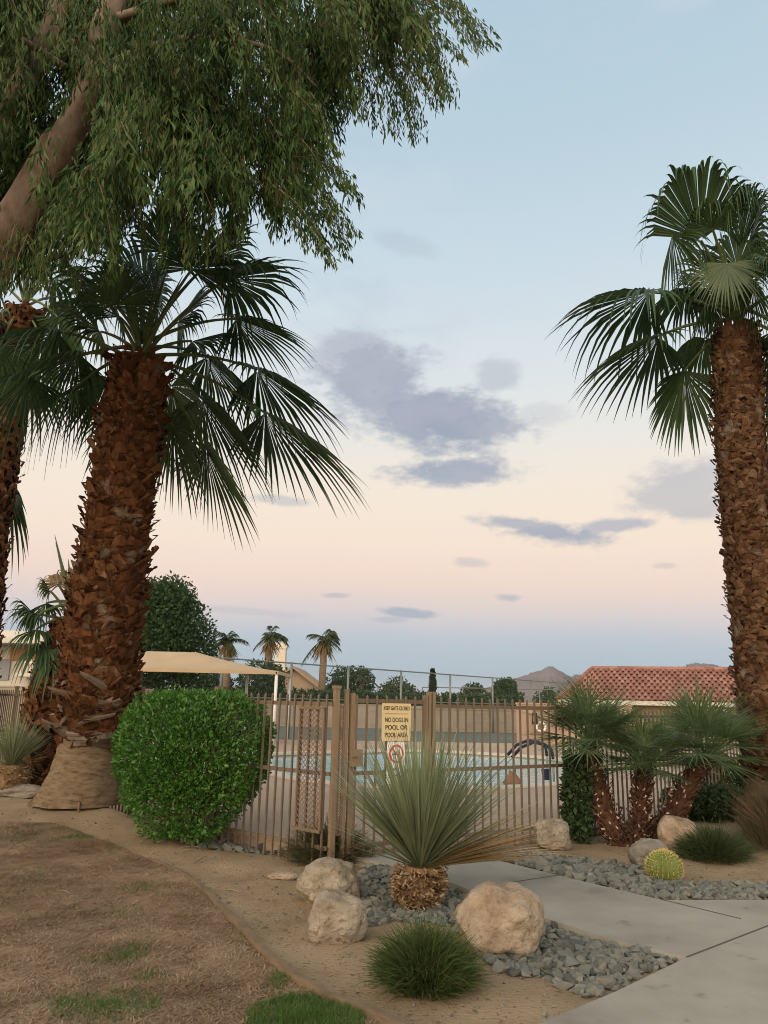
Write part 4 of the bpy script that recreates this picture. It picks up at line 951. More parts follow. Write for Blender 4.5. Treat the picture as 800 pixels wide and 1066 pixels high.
for px, py, wx, hy, n in ((80, 874, 16, 4, 220), (120, 884, 10, 3, 60), (147, 925, 18, 8, 200), (128, 952, 18, 8, 120), (133, 995, 22, 11, 420), (110, 1050, 58, 15, 1500), (60, 1045, 20, 10, 150), (155, 1020, 20, 8, 140), (320, 1062, 62, 24, 6500), (290, 1022, 10, 10, 200), (20, 872, 60, 10, 600), (185, 906, 14, 4, 80), (40, 915, 14, 6, 70), (255, 978, 10, 8, 50), (95, 1005, 16, 8, 60)):
    c = hp(px, py); a = hp(px + wx, py); d = hp(px, py - hy); rx = (a - c).length; ry = (d - c).length
    for _ in range(n):
        an = r.uniform(0, 6.28); q = r.random() ** .7; x, y = c.x + math.cos(an) * rx * q, c.y + math.sin(an) * ry * q
        if not inside((x, y), LAWN): continue
        big = n > 2000
        d3 = (Vector((0, 0, 1)) + rdir(r) * .75).normalized(); L = r.uniform(.03, .065 if big else .05); s = d3.cross(rdir(r)).normalized() * .0022; p = Vector((x, y, hgt(x, y)))
        gb.add([p - s, p + s, p + d3 * L], [(0, 1, 2)])
tag(gb.build('green_grass', M['grass']), 'patches of fresh green grass in the dead lawn', 'grass', kind='stuff')
lb = MB()
AREA = [(-6, 9.5), (-6, 3.2), (.9, 3.2), (1.6, 5), (1, 7.4), (-1.5, 8.3)]
k = 0
while k < 2800:
    x, y = r.uniform(-6, 5.5), 3.2 + 7.8 * r.random() ** 1.3
    if inside((x, y), PATH) and r.random() < .94: continue
    k += 1
    z = (PATH_Z if inside((x, y), PATH) else hgt(x, y)) + .006; a = r.uniform(0, 6.28); d = Vector((math.cos(a), math.sin(a), r.uniform(-.1, .25))); s = Vector((-d.y, d.x, r.uniform(-.3, .3)))
    L = r.uniform(.012, .05); w = L * r.uniform(.06, .3); p = Vector((x, y, z)); lb.add([p, p + d * L * .5 + s * w, p + d * L, p + d * L * .5 - s * w], [(0, 1, 2, 3)])
for _ in range(26):
    x, y = r.uniform(-4.5, .6), r.uniform(4.4, 9); a = r.uniform(0, 6.28); d = Vector((math.cos(a), math.sin(a), .03)); L = r.uniform(.1, .35); p = Vector((x, y, hgt(x, y) + .008))
    if inside((x, y), PATH): continue
    lb.tube([p, p + d * L * .5 + Vector((.01, .01, .01)), p + d * L], .004, 4)
tag(lb.build('leaf_litter', M['litter']), 'dry fallen leaves, bark bits and twigs scattered on dirt and lawn', 'litter', kind='stuff')

# ------------------------------------------------------------------ pool fence
FH, FZ = 1.60, 0.0
_pk = MB(); _pk.box((0, 0, .80), (.0185, .0185, 1.56)); _pk.add([(-.0105, -.0105, 1.58), (.0105, -.0105, 1.58), (.0105, .0105, 1.58), (-.0105, .0105, 1.58), (0, 0, 1.605)], [(0, 1, 4), (1, 2, 4), (2, 3, 4), (3, 0, 4)])
PICKET = bpy.data.meshes.new('picket'); PICKET.from_pydata(_pk.v, [], _pk.f); PICKET.materials.append(M['fence'])
def fence_run(name, label, a, c, spacing=.115, posts=(0, 1), m='fence', rails=(.13, .80, 1.46), dz=0, cat='fence', top_w=.042):
    a, c = Vector(a), Vector(c); L = (c - a).length; rz = math.atan2(c.y - a.y, c.x - a.x)
    root = empty(name, (a.x, a.y, FZ + dz), label, cat, rz=rz)
    for z in rails:
        b = MB(); b.box((L / 2, 0, z), (L - .004, .036, top_w if z > 1 else .036)); b.build('rail', M[m], root)
    n = int(L / spacing)
    for i in range(n):
        o = bpy.data.objects.new('picket', PICKET); COL.objects.link(o); o.parent = root; o.location = ((i + .5) * L / n, -.030, -.03 + hgt(*(a + (c - a) * (i + .5) / n)) * .3)
    for t in posts:
        b = MB(); b.box((t * L, .012, .78), (.055, .055, 1.62)); pst = b.build('post', M[m], root); b = MB(); b.box((t * L, .012, 1.605), (.07, .07, .03)); b.build('post_cap', M[m], pst)
    return root
F = FENCE
fence_run('metal_fence', 'brown metal picket fence run behind the clipped bush and stout palm', F[2], F[3], posts=(0, .5))
fence_run('metal_fence', 'far brown picket fence run seen past the blue yucca', F[1], F[2], posts=(0, .5))
fence_run('metal_fence', 'brown picket fence run at the frame edge beyond the slab rock', F[0], F[1], posts=(0, .5))
GA = Vector((-0.46, 7.75)); dirL = (Vector(F[3]) - GA).normalized(); dirR = (Vector(F[5]) - GA).normalized()
gl = GA + dirL * .0
fence_run('metal_fence', 'brown picket fence run from the clipped bush to the gate post', F[3], GA, posts=(0,))
# gate from GA along dirR
def along(d): return GA + dirR * d
g0, g1 = along(.20), along(1.17)
gate = fence_run('pool_gate', 'brown metal pool gate with pickets carrying the tan and white signs', g0, g1, posts=(), rails=(.13, .80, 1.50), cat='gate')
for t in (.025, .945):
    b = MB(); b.box((t, .0, .82), (.045, .045, 1.5)); b.build('stile', M['fence_light'], gate)
b = MB(); b.box((.06, -.05, .95), (.12, .06, .16)); b.box((.02, -.09, .98), (.09, .02, .03)); b.build('latch_box', M['fence_light'], gate)
fence_run('metal_fence', 'brown picket fence run from the gate to the tall dark vine shrub', along(1.28), F[5], posts=())
fence_run('metal_fence', 'brown picket fence run behind the multi-trunk palm and right palm', F[5], F[6], posts=(), dz=-.09)
fence_run('metal_fence', 'far brown picket fence run beyond the right palm trunk', F[6], F[7], posts=(0,), dz=-.09)
# the heavy latch post and its guards
def lattice(x0, x1, z0, z1, y, st=.05):
    b = MB(); w, h = x1 - x0, z1 - z0; k = -h
    while k < w:
        for sg in (1, -1):
            xa, xb = max(0, k), min(w, k + h)
            if xb - xa > .01:
                za, zb = xa - k, xb - k
                if sg < 0: za, zb = h - za, h - zb
                b.bar((x0 + xa, y + .002 * sg, z0 + za), (x0 + xb, y + .002 * sg, z0 + zb), .0036)
        k += st
    for (p, q) in (((x0, z0), (x1, z0)), ((x0, z1), (x1, z1)), ((x0, z0), (x0, z1)), ((x1, z0), (x1, z1))): b.bar((p[0], y, p[1]), (q[0], y, q[1]), .012)
    return b
rzR = math.atan2(dirR.y, dirR.x); rzL = math.atan2(-dirL.y, -dirL.x)
post = empty('gate_post', (GA.x, GA.y, FZ), 'thick tan gate post with a mesh guard at the end of the left fence', 'post', rz=rzR)
b = MB(); b.box((.03, -.01, .80), (.052, .052, 1.62)); pst = b.build('post', M['fence_light'], post); b = MB(); b.box((.03, -.01, 1.625), (.07, .07, .03)); b.build('post_cap', M['fence_light'], pst)
b = MB(); b.box((.155, .0, .80), (.036, .036, 1.62)); b.build('post', M['fence_light'], post)
lattice(.075, .125, .25, 1.45, -.01, .026).build('guard_mesh', M['mesh_metal'], post)
gd = empty('mesh_guard', (GA.x, GA.y, FZ), 'perforated metal reach guard fixed over pickets left of the gate post', 'mesh guard', rz=rzL)
lattice(-.40, -.06, .28, 1.42, -.062).build('guard_mesh', M['mesh_metal'], gd)
b = MB(); b.box((-.23, -.068, .28), (.36, .02, .03)); b.box((-.23, -.068, 1.42), (.36, .02, .03)); b.build('guard_bar', M['fence'], gd)
hp_ = empty('hinge_post', (along(1.225).x, along(1.225).y, FZ), 'tan hinge post pair between the gate and the long right fence', 'post', rz=rzR)
for dx in (-.03, .03):
    b = MB(); b.box((dx, 0, .80), (.036, .045, 1.62)); b.build('post', M['fence_light'], hp_)

# ------------------------------------------------------------------ signs
def text_line(board, *a, **k):
    b = MB(); text_mb(b, *a, **k); b.build('text_line', M['black'], board)
def text_mb(b, s, cx, cz, height, y, mi, squeeze=1.0, maxw=None):
    cu = bpy.data.curves.new('t', 'FONT'); cu.body = s; cu.size = 1; cu.align_x = 'CENTER'; cu.extrude = .02; cu.offset = .012
    ob = bpy.data.objects.new('t', cu); me = bpy.data.meshes.new_from_object(ob)
    xs = [v.co.x for v in me.vertices]; ys = [v.co.y for v in me.vertices]; hgt_ = max(ys) - min(ys); sc_ = height / hgt_; wd = (max(xs) - min(xs)) * sc_ * squeeze
    sx = sc_ * squeeze * (min(1, maxw / wd) if maxw else 1); xm = (max(xs) + min(xs)) / 2; zm = (max(ys) + min(ys)) / 2
    b.add([(cx + (v.co.x - xm) * sx, y - v.co.z * .05, cz + (v.co.y - zm) * sc_) for v in me.vertices], [tuple(p.vertices) for p in me.polygons], mi)
    bpy.data.objects.remove(ob); bpy.data.curves.remove(cu); bpy.data.meshes.remove(me)
gpos = along(0.545)
def on_gate(px, py):
    """distance along the gate line of the point seen at a pixel"""
    d = ray(px, py); nrm = Vector((-dirR.y, dirR.x)); t = (GA - Vector((EYE.x, EYE.y))).dot(nrm) / Vector((d.x, d.y)).dot(nrm); p = EYE + d * t
    return (Vector((p.x, p.y)) - GA).dot(dirR), p.z
(sx0, sz1), (sx1, sz0) = on_gate(395, 732), on_gate(424, 771)
sw, sh = (sx1 - sx0), sz1 - sz0; sc_x = (sx0 + sx1) / 2; sp_ = along(sc_x)
s1 = empty('gate_sign', (sp_.x, sp_.y, (sz0 + sz1) / 2), 'tan sign with black lettering about keeping gate closed and no dogs', 'sign', rz=rzR)
b = MB(); b.box((0, -.058, 0), (sw, .006, sh)); brd = b.build('board', M['sign_tan'], s1)
hh = sh
text_line(brd, 'KEEP GATE CLOSED', 0, hh * .37, hh * .105, -.0622, 0, maxw=sw * .9); rb = MB(); rb.box((0, -.0622, hh * .22), (sw * .8, .001, hh * .012)); rb.build('ruled_line', M['black'], brd)
for s_, z in (('NO DOGS IN', .06), ('POOL OR', -.14), ('POOL AREA', -.34)): text_line(brd, s_, 0, hh * z, hh * .125, -.0622, 0, maxw=sw * .8)
(tx0, tz1), (tx1, tz0) = on_gate(400, 772.5), on_gate(418, 815)
tw_, th_ = tx1 - tx0, tz1 - tz0; tp = along((tx0 + tx1) / 2)
s2 = empty('gate_sign', (tp.x, tp.y, (tz0 + tz1) / 2), 'white no smoking sign with red circle fixed below the tan sign', 'sign', rz=rzR)
b = MB(); b.box((0, -.058, 0), (tw_, .006, th_)); brd = b.build('board', M['sign_white'], s2)
b = MB(); rc = tw_ * .40; zc = th_ * .22
ringv = []; n = 28
for i in range(n):
    a = 2 * math.pi * i / n
    for q in (rc, rc * .78): ringv.append((q * math.cos(a), -.0625, zc + q * math.sin(a)))
b.add(ringv, [(2 * i, 2 * i + 1, (2 * i + 3) % (2 * n), (2 * i + 2) % (2 * n)) for i in range(n)])
cq, sq_ = math.cos(R(-45)), math.sin(R(-45)); hw_ = rc * .09
b.add([(rc * .85 * cq * u - hw_ * sq_ * v, -.0629, zc + rc * .85 * sq_ * u + hw_ * cq * v) for u, v in ((-1, -1), (1, -1), (1, 1), (-1, 1))], [(0, 1, 2, 3)]); b.build('prohibition_ring', M['red'], brd)
b = MB(); b.box((-rc * .1, -.0618, zc - rc * .08), (rc * .95, .001, rc * .16)); b.box((rc * .5, -.0618, zc - rc * .08), (rc * .12, .001, rc * .16))
b.tube([(rc * .45, -.0618, zc + rc * .06), (rc * .3, -.0618, zc + rc * .25), (rc * .42, -.0618, zc + rc * .42)], rc * .04, 4); b.build('cigarette_symbol', M['black'], brd); text_line(brd, 'NO', 0, -th_ * .16, th_ * .085, -.0622, 0); text_line(brd, 'SMOKING', 0, -th_ * .31, th_ * .085, -.0622, 0, maxw=tw_ * .86)

# ------------------------------------------------------------------ things round the pool
hb = gp(556, 813, DECK_Z)
def rail_thing(label, dx, dy):
    root = empty('pool_handrail', (hb.x + dx, hb.y + dy, DECK_Z), label, 'handrail')
    pts = [Vector((hb.x + dx + .38, hb.y + dy, DECK_Z)), Vector((hb.x + dx + .38, hb.y + dy, DECK_Z + .42)), Vector((hb.x + dx + .36, hb.y + dy, DECK_Z + .58)), Vector((hb.x + dx + .22, hb.y + dy, DECK_Z + .69)), Vector((hb.x + dx, hb.y + dy, DECK_Z + .72)), Vector((hb.x + dx - .24, hb.y + dy + .02, DECK_Z + .62)), Vector((hb.x + dx - .42, hb.y + dy + .05, DECK_Z + .42)), Vector((hb.x + dx - .95, hb.y + dy + .2, WATER_Z - .05))]
    b = MB(); b.tube(pts, .022, 8); child(root, 'rail', b, M['steel'], True)
    b = MB(); b.tube(pts[1:7], .031, 8); child(root, 'grip_cover', b, M['blue_grip'], True)
rail_thing('pool handrail with dark blue grip cover nearer the fence', 0, -.05); rail_thing('pool handrail with dark blue grip cover behind the nearer rail', .05, .75)
# slumped cloth bag at the pool edge
bp_ = gp(534, 818, DECK_Z); b = MB(); vs = []; n = 14
for k, (z, rr) in enumerate(((0, .15), (.05, .17), (.12, .14), (.18, .09), (.22, .06), (.25, .075))):
    for j in range(n):
        a = 2 * math.pi * j / n; q = rr * (1 + .16 * noise.noise((math.cos(a) * 1.5, math.sin(a) * 1.5, z * 8))); vs.append((bp_.x + q * math.cos(a), bp_.y + q * math.sin(a) * .8, DECK_Z + z))
b.add(vs, [(k * n + j, k * n + (j + 1) % n, (k + 1) * n + (j + 1) % n, (k + 1) * n + j) for k in range(5) for j in range(n)] + [tuple(range(n - 1, -1, -1)), tuple(5 * n + j for j in range(n))])
bag = empty('cloth_bag', (bp_.x, bp_.y, DECK_Z), 'slumped orange brown cloth bag on the deck at the pool edge', 'bag'); child(bag, 'sack', b, M['terracotta'], True)
b = MB(); b.tube([(bp_.x - .05, bp_.y, DECK_Z + .24), (bp_.x - .04, bp_.y, DECK_Z + .32), (bp_.x + .05, bp_.y, DECK_Z + .32), (bp_.x + .06, bp_.y, DECK_Z + .23)], .009, 6); child(bag, 'handle', b, M['black'])
pp = gp(569, 812, DECK_Z); pail = empty('pool_pail', (pp.x, pp.y, DECK_Z), 'small dark blue pail standing on the deck beside the handrails', 'pail')
b = MB(); n = 16; vs = []
for z, rr in ((0, .07), (.2, .095), (.2, .085), (.02, .062)):
    for j in range(n): a = 2 * math.pi * j / n; vs.append((pp.x + rr * math.cos(a), pp.y + rr * math.sin(a), DECK_Z + z))
b.add(vs, [(k * n + j, k * n + (j + 1) % n, (k + 1) * n + (j + 1) % n, (k + 1) * n + j) for k in range(3) for j in range(n)]); child(pail, 'bucket', b, M['blue_grip'])
b = MB(); b.tube([(pp.x + .09 * math.cos(t), pp.y, DECK_Z + .2 + .10 * math.sin(t)) for t in np.linspace(0, math.pi, 9)], .005, 5); child(pail, 'handle', b, M['steel'])

# shade canopy
YC = 21.0
pc = gp(284, 778, DECK_Z); YC = pc.y
e1 = at(289, 698.5, YC); zE = e1.z
root = empty('shade_canopy', (pc.x, pc.y, DECK_Z), 'tan fabric shade canopy on white poles beyond the pool fence', 'canopy')
xr, xl, yn, yf = pc.x + .05, at(70, 690, YC).x, YC, YC + 3.6
zP = at(196, 679, YC + 1.8).z; pkx0, pkx1 = at(150, 680, YC + 1.8).x, at(205, 680, YC + 1.8).x
b = MB(); nx, ny = 24, 12; vs = []
for j in range(ny + 1):
    for i in range(nx + 1):
        u, v = i / nx, j / ny; x = xl + (xr - xl) * u; y = yn + (yf - yn) * v
        du = min((xr - x) / max(.01, xr - pkx1), (x - xl) / max(.01, pkx0 - xl), 1); dv = min(v, 1 - v) * 2; t = max(0, min(du, dv)); edge = min(u, 1 - u, v, 1 - v)
        vs.append((x, y, zE + (zP - zE) * (t ** 1.25)))
b.add(vs, [(j * (nx + 1) + i, j * (nx + 1) + i + 1, (j + 1) * (nx + 1) + i + 1, (j + 1) * (nx + 1) + i) for j in range(ny) for i in range(nx)])
k = len(b.v); lo = [(x, y, z - .11) for x, y, z in [vs[i] for i in range(nx + 1)]]; b.add([vs[i] for i in range(nx + 1)] + lo, [(i, i + 1, nx + 2 + i, nx + 1 + i) for i in range(nx)])
ey = [vs[j * (nx + 1) + nx] for j in range(ny + 1)]; b.add(ey + [(x, y, z - .11) for x, y, z in ey], [(j, j + 1, ny + 2 + j, ny + 1 + j) for j in range(ny)])
child(root, 'fabric', b, M['fabric'], False)
for x, y in ((xr - .06, yn + .06), (xr - .06, yf - .06), (at(237, 710, yn).x, yf - .06), (xl + .06, yn + .06), (xl + .06, yf - .06)):
    b = MB(); b.tube([(x, y, DECK_Z - .02), (x, y, zE - .02)], .05, 10); child(root, 'pole', b, M['white'], True)
b = MB(); b.bar((xl, yn + .06, zE - .06), (xr, yn + .06, zE - .06), .035); b.bar((xr - .06, yn, zE - .06), (xr - .06, yf, zE - .06), .035); child(root, 'frame_rail', b, M['white'])

# court fence of chain link
root = None
def court_line(label, pts_px, Ys, zt=None, top=3.05):
    """pts: top-rail pixels and their depths"""
    P = [at(px, py, Y) for (px, py), Y in zip(pts_px, Ys)]
    a, c = P[0], P[-1]; root = empty('court_fence', (a.x, a.y, 0), label, 'fence')
    n = len(P)
    for i in range(n):
        b = MB(); b.tube([(P[i].x, P[i].y, -.1), (P[i].x, P[i].y, P[i].z + .05)], .045, 8); child(root, 'post', b, M['galv'], True)
    b = MB(); b.tube([tuple(p) for p in P], .032, 6); child(root, 'rail', b, M['galv'])
    b = MB(); b.tube([(p.x, p.y, p.z * .50) for p in P], .025, 6); child(root, 'rail', b, M['galv'])
    b = MB()
    for p, q in zip(P, P[1:]): b.add([(p.x, p.y, 0), (q.x, q.y, 0), (q.x, q.y, q.z), (p.x, p.y, p.z)], [(0, 1, 2, 3)])
    child(root, 'wire_mesh', b, M['wire'])
def court_pts(xs):
    pts, Ys = [], []
    for x in xs:
        py = 677 + (x - 120) * (712 - 677) / 480.0; d = ray(x, py); t = (3.0 - EYE.z) / d.z; pts.append((x, py)); Ys.append((EYE + d * t).y)
    return pts, Ys
# straight run fitted to its two ends
A_, B_ = at(120, 677, 25.2), at(600, 712, 50.0)
def run_pts(fr):
    return [A_.lerp(B_, f) for f in fr]
def proj_f(px):
    lo, hi = -.5, 1.5
    for _ in range(50):
        m_ = (lo + hi) / 2; p = A_.lerp(B_, m_) - EYE; q = CAM_M.transposed() @ p; x = 400 + FPX * q.x / -q.z
        if x < px: lo = m_
        else: hi = m_
    return lo
def court_fence(label, pxs):
    P = [A_.lerp(B_, proj_f(x)) for x in pxs]; root = empty('court_fence', (P[0].x, P[0].y, 0), label, 'fence')
    for p in P:
        b = MB(); b.tube([(p.x, p.y, -.1), (p.x, p.y, p.z + .04)], .05, 8); child(root, 'post', b, M['galv'], True)
    for k, rad in ((1.0, .03), (.52, .022)):
        b = MB(); b.tube([(p.x, p.y, p.z * k) for p in P], rad, 6); child(root, 'rail', b, M['galv'])
    b = MB()
    for p, q in zip(P, P[1:]): b.add([(p.x, p.y, 0), (q.x, q.y, 0), (q.x, q.y, q.z), (p.x, p.y, p.z)], [(0, 1, 2, 3)])
    child(root, 'wire_mesh', b, M['wire'])
court_fence('tall chain link tennis court fence running behind the shade canopy', [60, 150, 232, 304, 363, 418, 469, 513, 553, 600, 640])
FarA, FarB = at(440, 715.5, 62), at(600, 718.5, 66)
root = empty('court_fence', (FarA.x, FarA.y, 0), 'farther chain link court fence crossing behind the dark cypress', 'fence')
for f in (0, .25, .5, .75, 1.0):
    p = FarA.lerp(FarB, f); b = MB(); b.tube([(p.x, p.y, -.1), (p.x, p.y, p.z)], .05, 8); child(root, 'post', b, M['galv'], True)
b = MB(); b.tube([FarA, FarB], .04, 6); child(root, 'rail', b, M['galv'])

# block wall beyond the court
def wall_run(name, label, a, c, h, th, m, cat='wall', courses=.2):
    a, c = Vector(a), Vector(c); L = (c - a).length; rz = math.atan2(c.y - a.y, c.x - a.x); root = empty(name, (a.x, a.y, 0), label, cat, rz=rz)
    b = MB(); z = -.1; 
    while z < h - .01:
        b.box((L / 2, .003 * (int(z / courses) % 2), z + courses / 2), (L, th - .004 * (int(z / courses) % 2), courses - .012)); z += courses
    b.box((L / 2, 0, (h - .1) / 2), (L - .02, th - .03, h)); b.build('blocks', m, root)
    b = MB(); b.box((L / 2, 0, h + .02), (L + .04, th + .05, .06)); b.build('cap', m, root); return root
wl0 = at(150, 735, 46); wl1 = at(560, 745, 46)
wall_run('block_wall', 'long low tan block wall at the far end of the tennis court', (-24, 45.2), (1.5, 46.2), 1.25, .2, M['block'])
wall_run('block_wall', 'grey block wall standing left of the pool building', (1.6, 42.0), (8.2, 43.4), 1.15, .2, M['block'])

# ------------------------------------------------------------------ pool building
def building():
    Yl, Yr = 37.0, 34.5
    L0 = at(581, 727.5, Yl); E = at(767, 731.5, Yr)          # eave line, left end and where the palm hides it
    d2 = Vector((E.x - L0.x, E.y - L0.y)).normalized(); rz = math.atan2(d2.y, d2.x)
    root = empty('pool_building', (L0.x, L0.y, 0), 'low brown stucco pool building with a red clay tile hip roof', 'building', rz=rz)
    H = (L0.z + E.z) / 2; Lw = (Vector((E.x, E.y)) - Vector((L0.x, L0.y))).length + 5.0
    inv = (Matrix.Translation((L0.x, L0.y, 0)) @ Matrix.Rotation(rz, 4, 'Z')).inverted()
    rd = at(618, 697, Yl + 3.0); rl_ = inv @ rd; rise = rl_.z - H; hipx = rl_.x; dep = 6.4; slope_run = dep / 2
    b = MB(); b.box((Lw / 2, dep / 2, (H - .12) / 2), (Lw - 1.2, dep - 1.2, H - .12)); b.build('wall', M['stucco'], root)
    b = MB(); b.box((Lw / 2, 0.02, H - .11), (Lw, .05, .20)); b.box((.02, dep / 2, H - .11), (.05, dep - .1, .20)); b.box((Lw / 2, dep / 2, H - .15), (Lw - .1, dep - .1, .05)); b.build('fascia', M['fascia'], root)
    wq = inv @ at(748, 749, Yr + .5)
    b = MB(); b.box((wq.x, .59, wq.z), (.75, .06, .8)); wf = b.build('window', M['dark_glass'], root)
    b = MB()
    for dx in (-.38, 0, .38): b.box((wq.x + dx, .555, wq.z), (.06, .05, .86))
    for dz in (-.41, .41): b.box((wq.x, .553, wq.z + dz), (.84, .045, .06))
    b.build('frame', M['white'], wf)
    b = MB(); b.tube([(3.3, .1, H - .22), (3.3, .35, H - .35), (3.3, .56, H - .45), (3.3, .56, 0)], .045, 8); b.build('downspout', M['black'], root)
    # roof base planes and barrel tiles
    b = MB(); th = H + .0
    rx0, rx1 = hipx, Lw - hipx
    b.add([(0, 0, th), (Lw, 0, th), (rx1, dep / 2, th + rise), (rx0, dep / 2, th + rise), (0, dep, th), (Lw, dep, th)], [(0, 1, 2, 3), (4, 0, 3), (1, 5, 2), (5, 4, 3, 2)])
    sl = math.hypot(dep / 2, rise); rows = 10; tw_ = .27
    rt = random.Random(6); ca, sa = (dep / 2) / sl, rise / sl
    def tile(origin, xdir, updir, nrm, w, L):
        vs = []; n = 5
        lift = .045
        for t, lf in ((-.04, lift), (1.0, .012)):
            for k in range(n):
                a = math.pi * k / (n - 1); vs.append(origin + xdir * (-math.cos(a) * w * .5) + updir * (t * L) + nrm * (math.sin(a) * w * .42 + lf))
        for k in range(n):
            a = math.pi * k / (n - 1); vs.append(origin + xdir * (-math.cos(a) * w * .38) + updir * (-.04 * L) + nrm * (math.sin(a) * w * .28 + lift - .01))
        f = [(k, k + 1, n + k + 1, n + k) for k in range(n - 1)] + [(2 * n + k, 2 * n + k + 1, k + 1, k) for k in range(n - 1)]
        b.add(vs, f)
    xd, ud, nd_ = Vector((1, 0, 0)), Vector((0, ca, sa)), Vector((0, -sa, ca)); RL = sl / rows
    for j in range(rows):
        f = (j + .2) / rows; x = hipx * f
        while x < Lw - hipx * f:
            tile(Vector((x + rt.uniform(-.012, .012), 0, th)) + ud * (j * RL - .05 + rt.uniform(-.015, .015)), xd, ud, nd_, tw_ * .74, RL); x += tw_
    # left hip side
    sl2 = math.hypot(hipx, rise); ud2 = Vector((hipx / sl2, 0, rise / sl2)); nd2 = Vector((-rise / sl2, 0, hipx / sl2)); yd = Vector((0, 1, 0)); R2 = sl2 / rows
    for j in range(rows):
        f = (j + .2) / rows; y = dep / 2 * f
        while y < dep - dep / 2 * f: tile(Vector((0, y, th)) + ud2 * (j * R2 - .05), yd, ud2, nd2, tw_ * .74, R2); y += tw_
    # ridge and hip caps
    for p, q in (((rx0, dep / 2, th + rise), (rx1, dep / 2, th + rise)), ((0, 0, th), (rx0, dep / 2, th + rise)), ((0, dep, th), (rx0, dep / 2, th + rise))):
        p, q = Vector(p), Vector(q); n = int((q - p).length / .4)
        for i in range(n): b.tube([p.lerp(q, i / n) + UP * .03, p.lerp(q, (i + 1.05) / n) + UP * .045], [.13, .10], 8)
    b.build('roof', M['tile'], root)
    # privacy wall left of it, with the life ring and telephone
    w0 = at(537.5, 733, 30.5); w1 = at(562, 734, 30.2); w2 = at(650, 737, 34.0)
    rt2 = empty('screen_wall', (w0.x, w0.y, 0), 'pinkish tan stucco screen wall left of the pool building', 'wall', rz=math.atan2(w1.y - w0.y, w1.x - w0.x))
    L1 = math.hypot(w1.x - w0.x, w1.y - w0.y) + 3.4; b = MB(); b.box((L1 / 2, .1, w0.z / 2 - .05), (L1, .2, w0.z + .1)); b.build('panel', M['stucco_pink'], rt2)
    b = MB(); b.box((L1 / 2, .1, w0.z + .03), (L1 + .04, .25, .06)); b.build('cap', M['stucco_pink'], rt2)
    lr = at(563.5, 757, 30.0); ring = empty('life_ring', lr, 'white life ring hung on the pinkish screen wall', 'life ring')
    b = MB(); b.tube([lr + Vector((.17 * math.cos(t), 0, .17 * math.sin(t))) for t in np.linspace(0, 2 * math.pi, 25)], .05, 8, 0, False); child(ring, 'ring', b, M['white'], True)
    b = MB()
    for t in (.6, 2.1, 3.7, 5.3):
        c = lr + Vector((.17 * math.cos(t), 0, .17 * math.sin(t))); tn = Vector((-math.sin(t), 0, math.cos(t))); b.tube([c - tn * .025, c + tn * .025], .054, 8)
    child(ring, 'band', b, M['grey_panel'])
    ph = at(557, 748, 30.0); t = empty('wall_telephone', ph, 'black telephone box mounted beside the white life ring', 'telephone')
    b = MB(); b.box((ph.x, ph.y, ph.z), (.2, .14, .42), 0, 0, .85); child(t, 'housing', b, M['black']); b = MB(); b.tube([(ph.x - .06, ph.y - .09, ph.z - .13), (ph.x - .075, ph.y - .12, ph.z), (ph.x - .06, ph.y - .09, ph.z + .13)], .022, 6); child(t, 'handset', b, M['grey_panel'])
building()

# ------------------------------------------------------------------ far houses
def house_left():
    Y = 33.0; a, c = at(-40, 735, Y), at(90, 735, Y); x0, x1 = a.x, c.x; zt = at(10, 672, Y).z
    root = empty('white_house', ((x0 + x1) / 2, Y, 0), 'white flat roofed house with a brown panel far behind the young palm', 'house')
    b = MB(); b.box(((x0 + x1) / 2, Y + 3, zt / 2), (x1 - x0, 6, zt)); child(root, 'wall', b, M['stucco_white'])
    b = MB(); b.box(((x0 + x1) / 2 - .3, Y + 2.4, zt + .12), (x1 - x0 + 1.2, 8, .22)); b.box(((x0 + x1) / 2 - .3, Y + 2.8, zt + .42), (x1 - x0 - .8, 6, .4)); child(root, 'roof', b, M['fascia'])
    p, q = at(15, 674, Y), at(41, 688, Y); b = MB(); b.box(((p.x + q.x) / 2 + .3, Y - .05, (p.z + q.z) / 2), (q.x - p.x + .8, .1, p.z - q.z)); child(root, 'panel', b, M['brown_panel'])
    p, q = at(-2, 686, Y), at(9, 708, Y); b = MB(); b.box(((p.x + q.x) / 2, Y - .04, (p.z + q.z) / 2), (q.x - p.x, .08, p.z - q.z)); child(root, 'door', b, M['grey_panel'])
    for k in range(7):
        p = at(22 + k * 3.2, 696, Y - .9); 
        b = MB(); b.box((p.x, Y - .9, p.z), (.06, .05, .75)); child(root, 'baluster', b, M['stucco_white'])
    p, q = at(20, 690, Y - .9), at(44, 690, Y - .9); b = MB(); b.box(((p.x + q.x) / 2, Y - .9, p.z + .02), (q.x - p.x, .08, .08)); child(root, 'handrail', b, M['white'])
    b = MB(); b.box(((p.x + q.x) / 2, Y - .5, at(20, 703, Y).z), (q.x - p.x + .2, 1.0, .14)); child(root, 'balcony', b, M['stucco_white'])
    wall_run('block_wall', 'brown low wall between the blue yucca fence and white house', (x0 - 6, Y - 3.5), (x1 + 4, Y - 4.3), 1.7, .2, M['block'])
house_left()
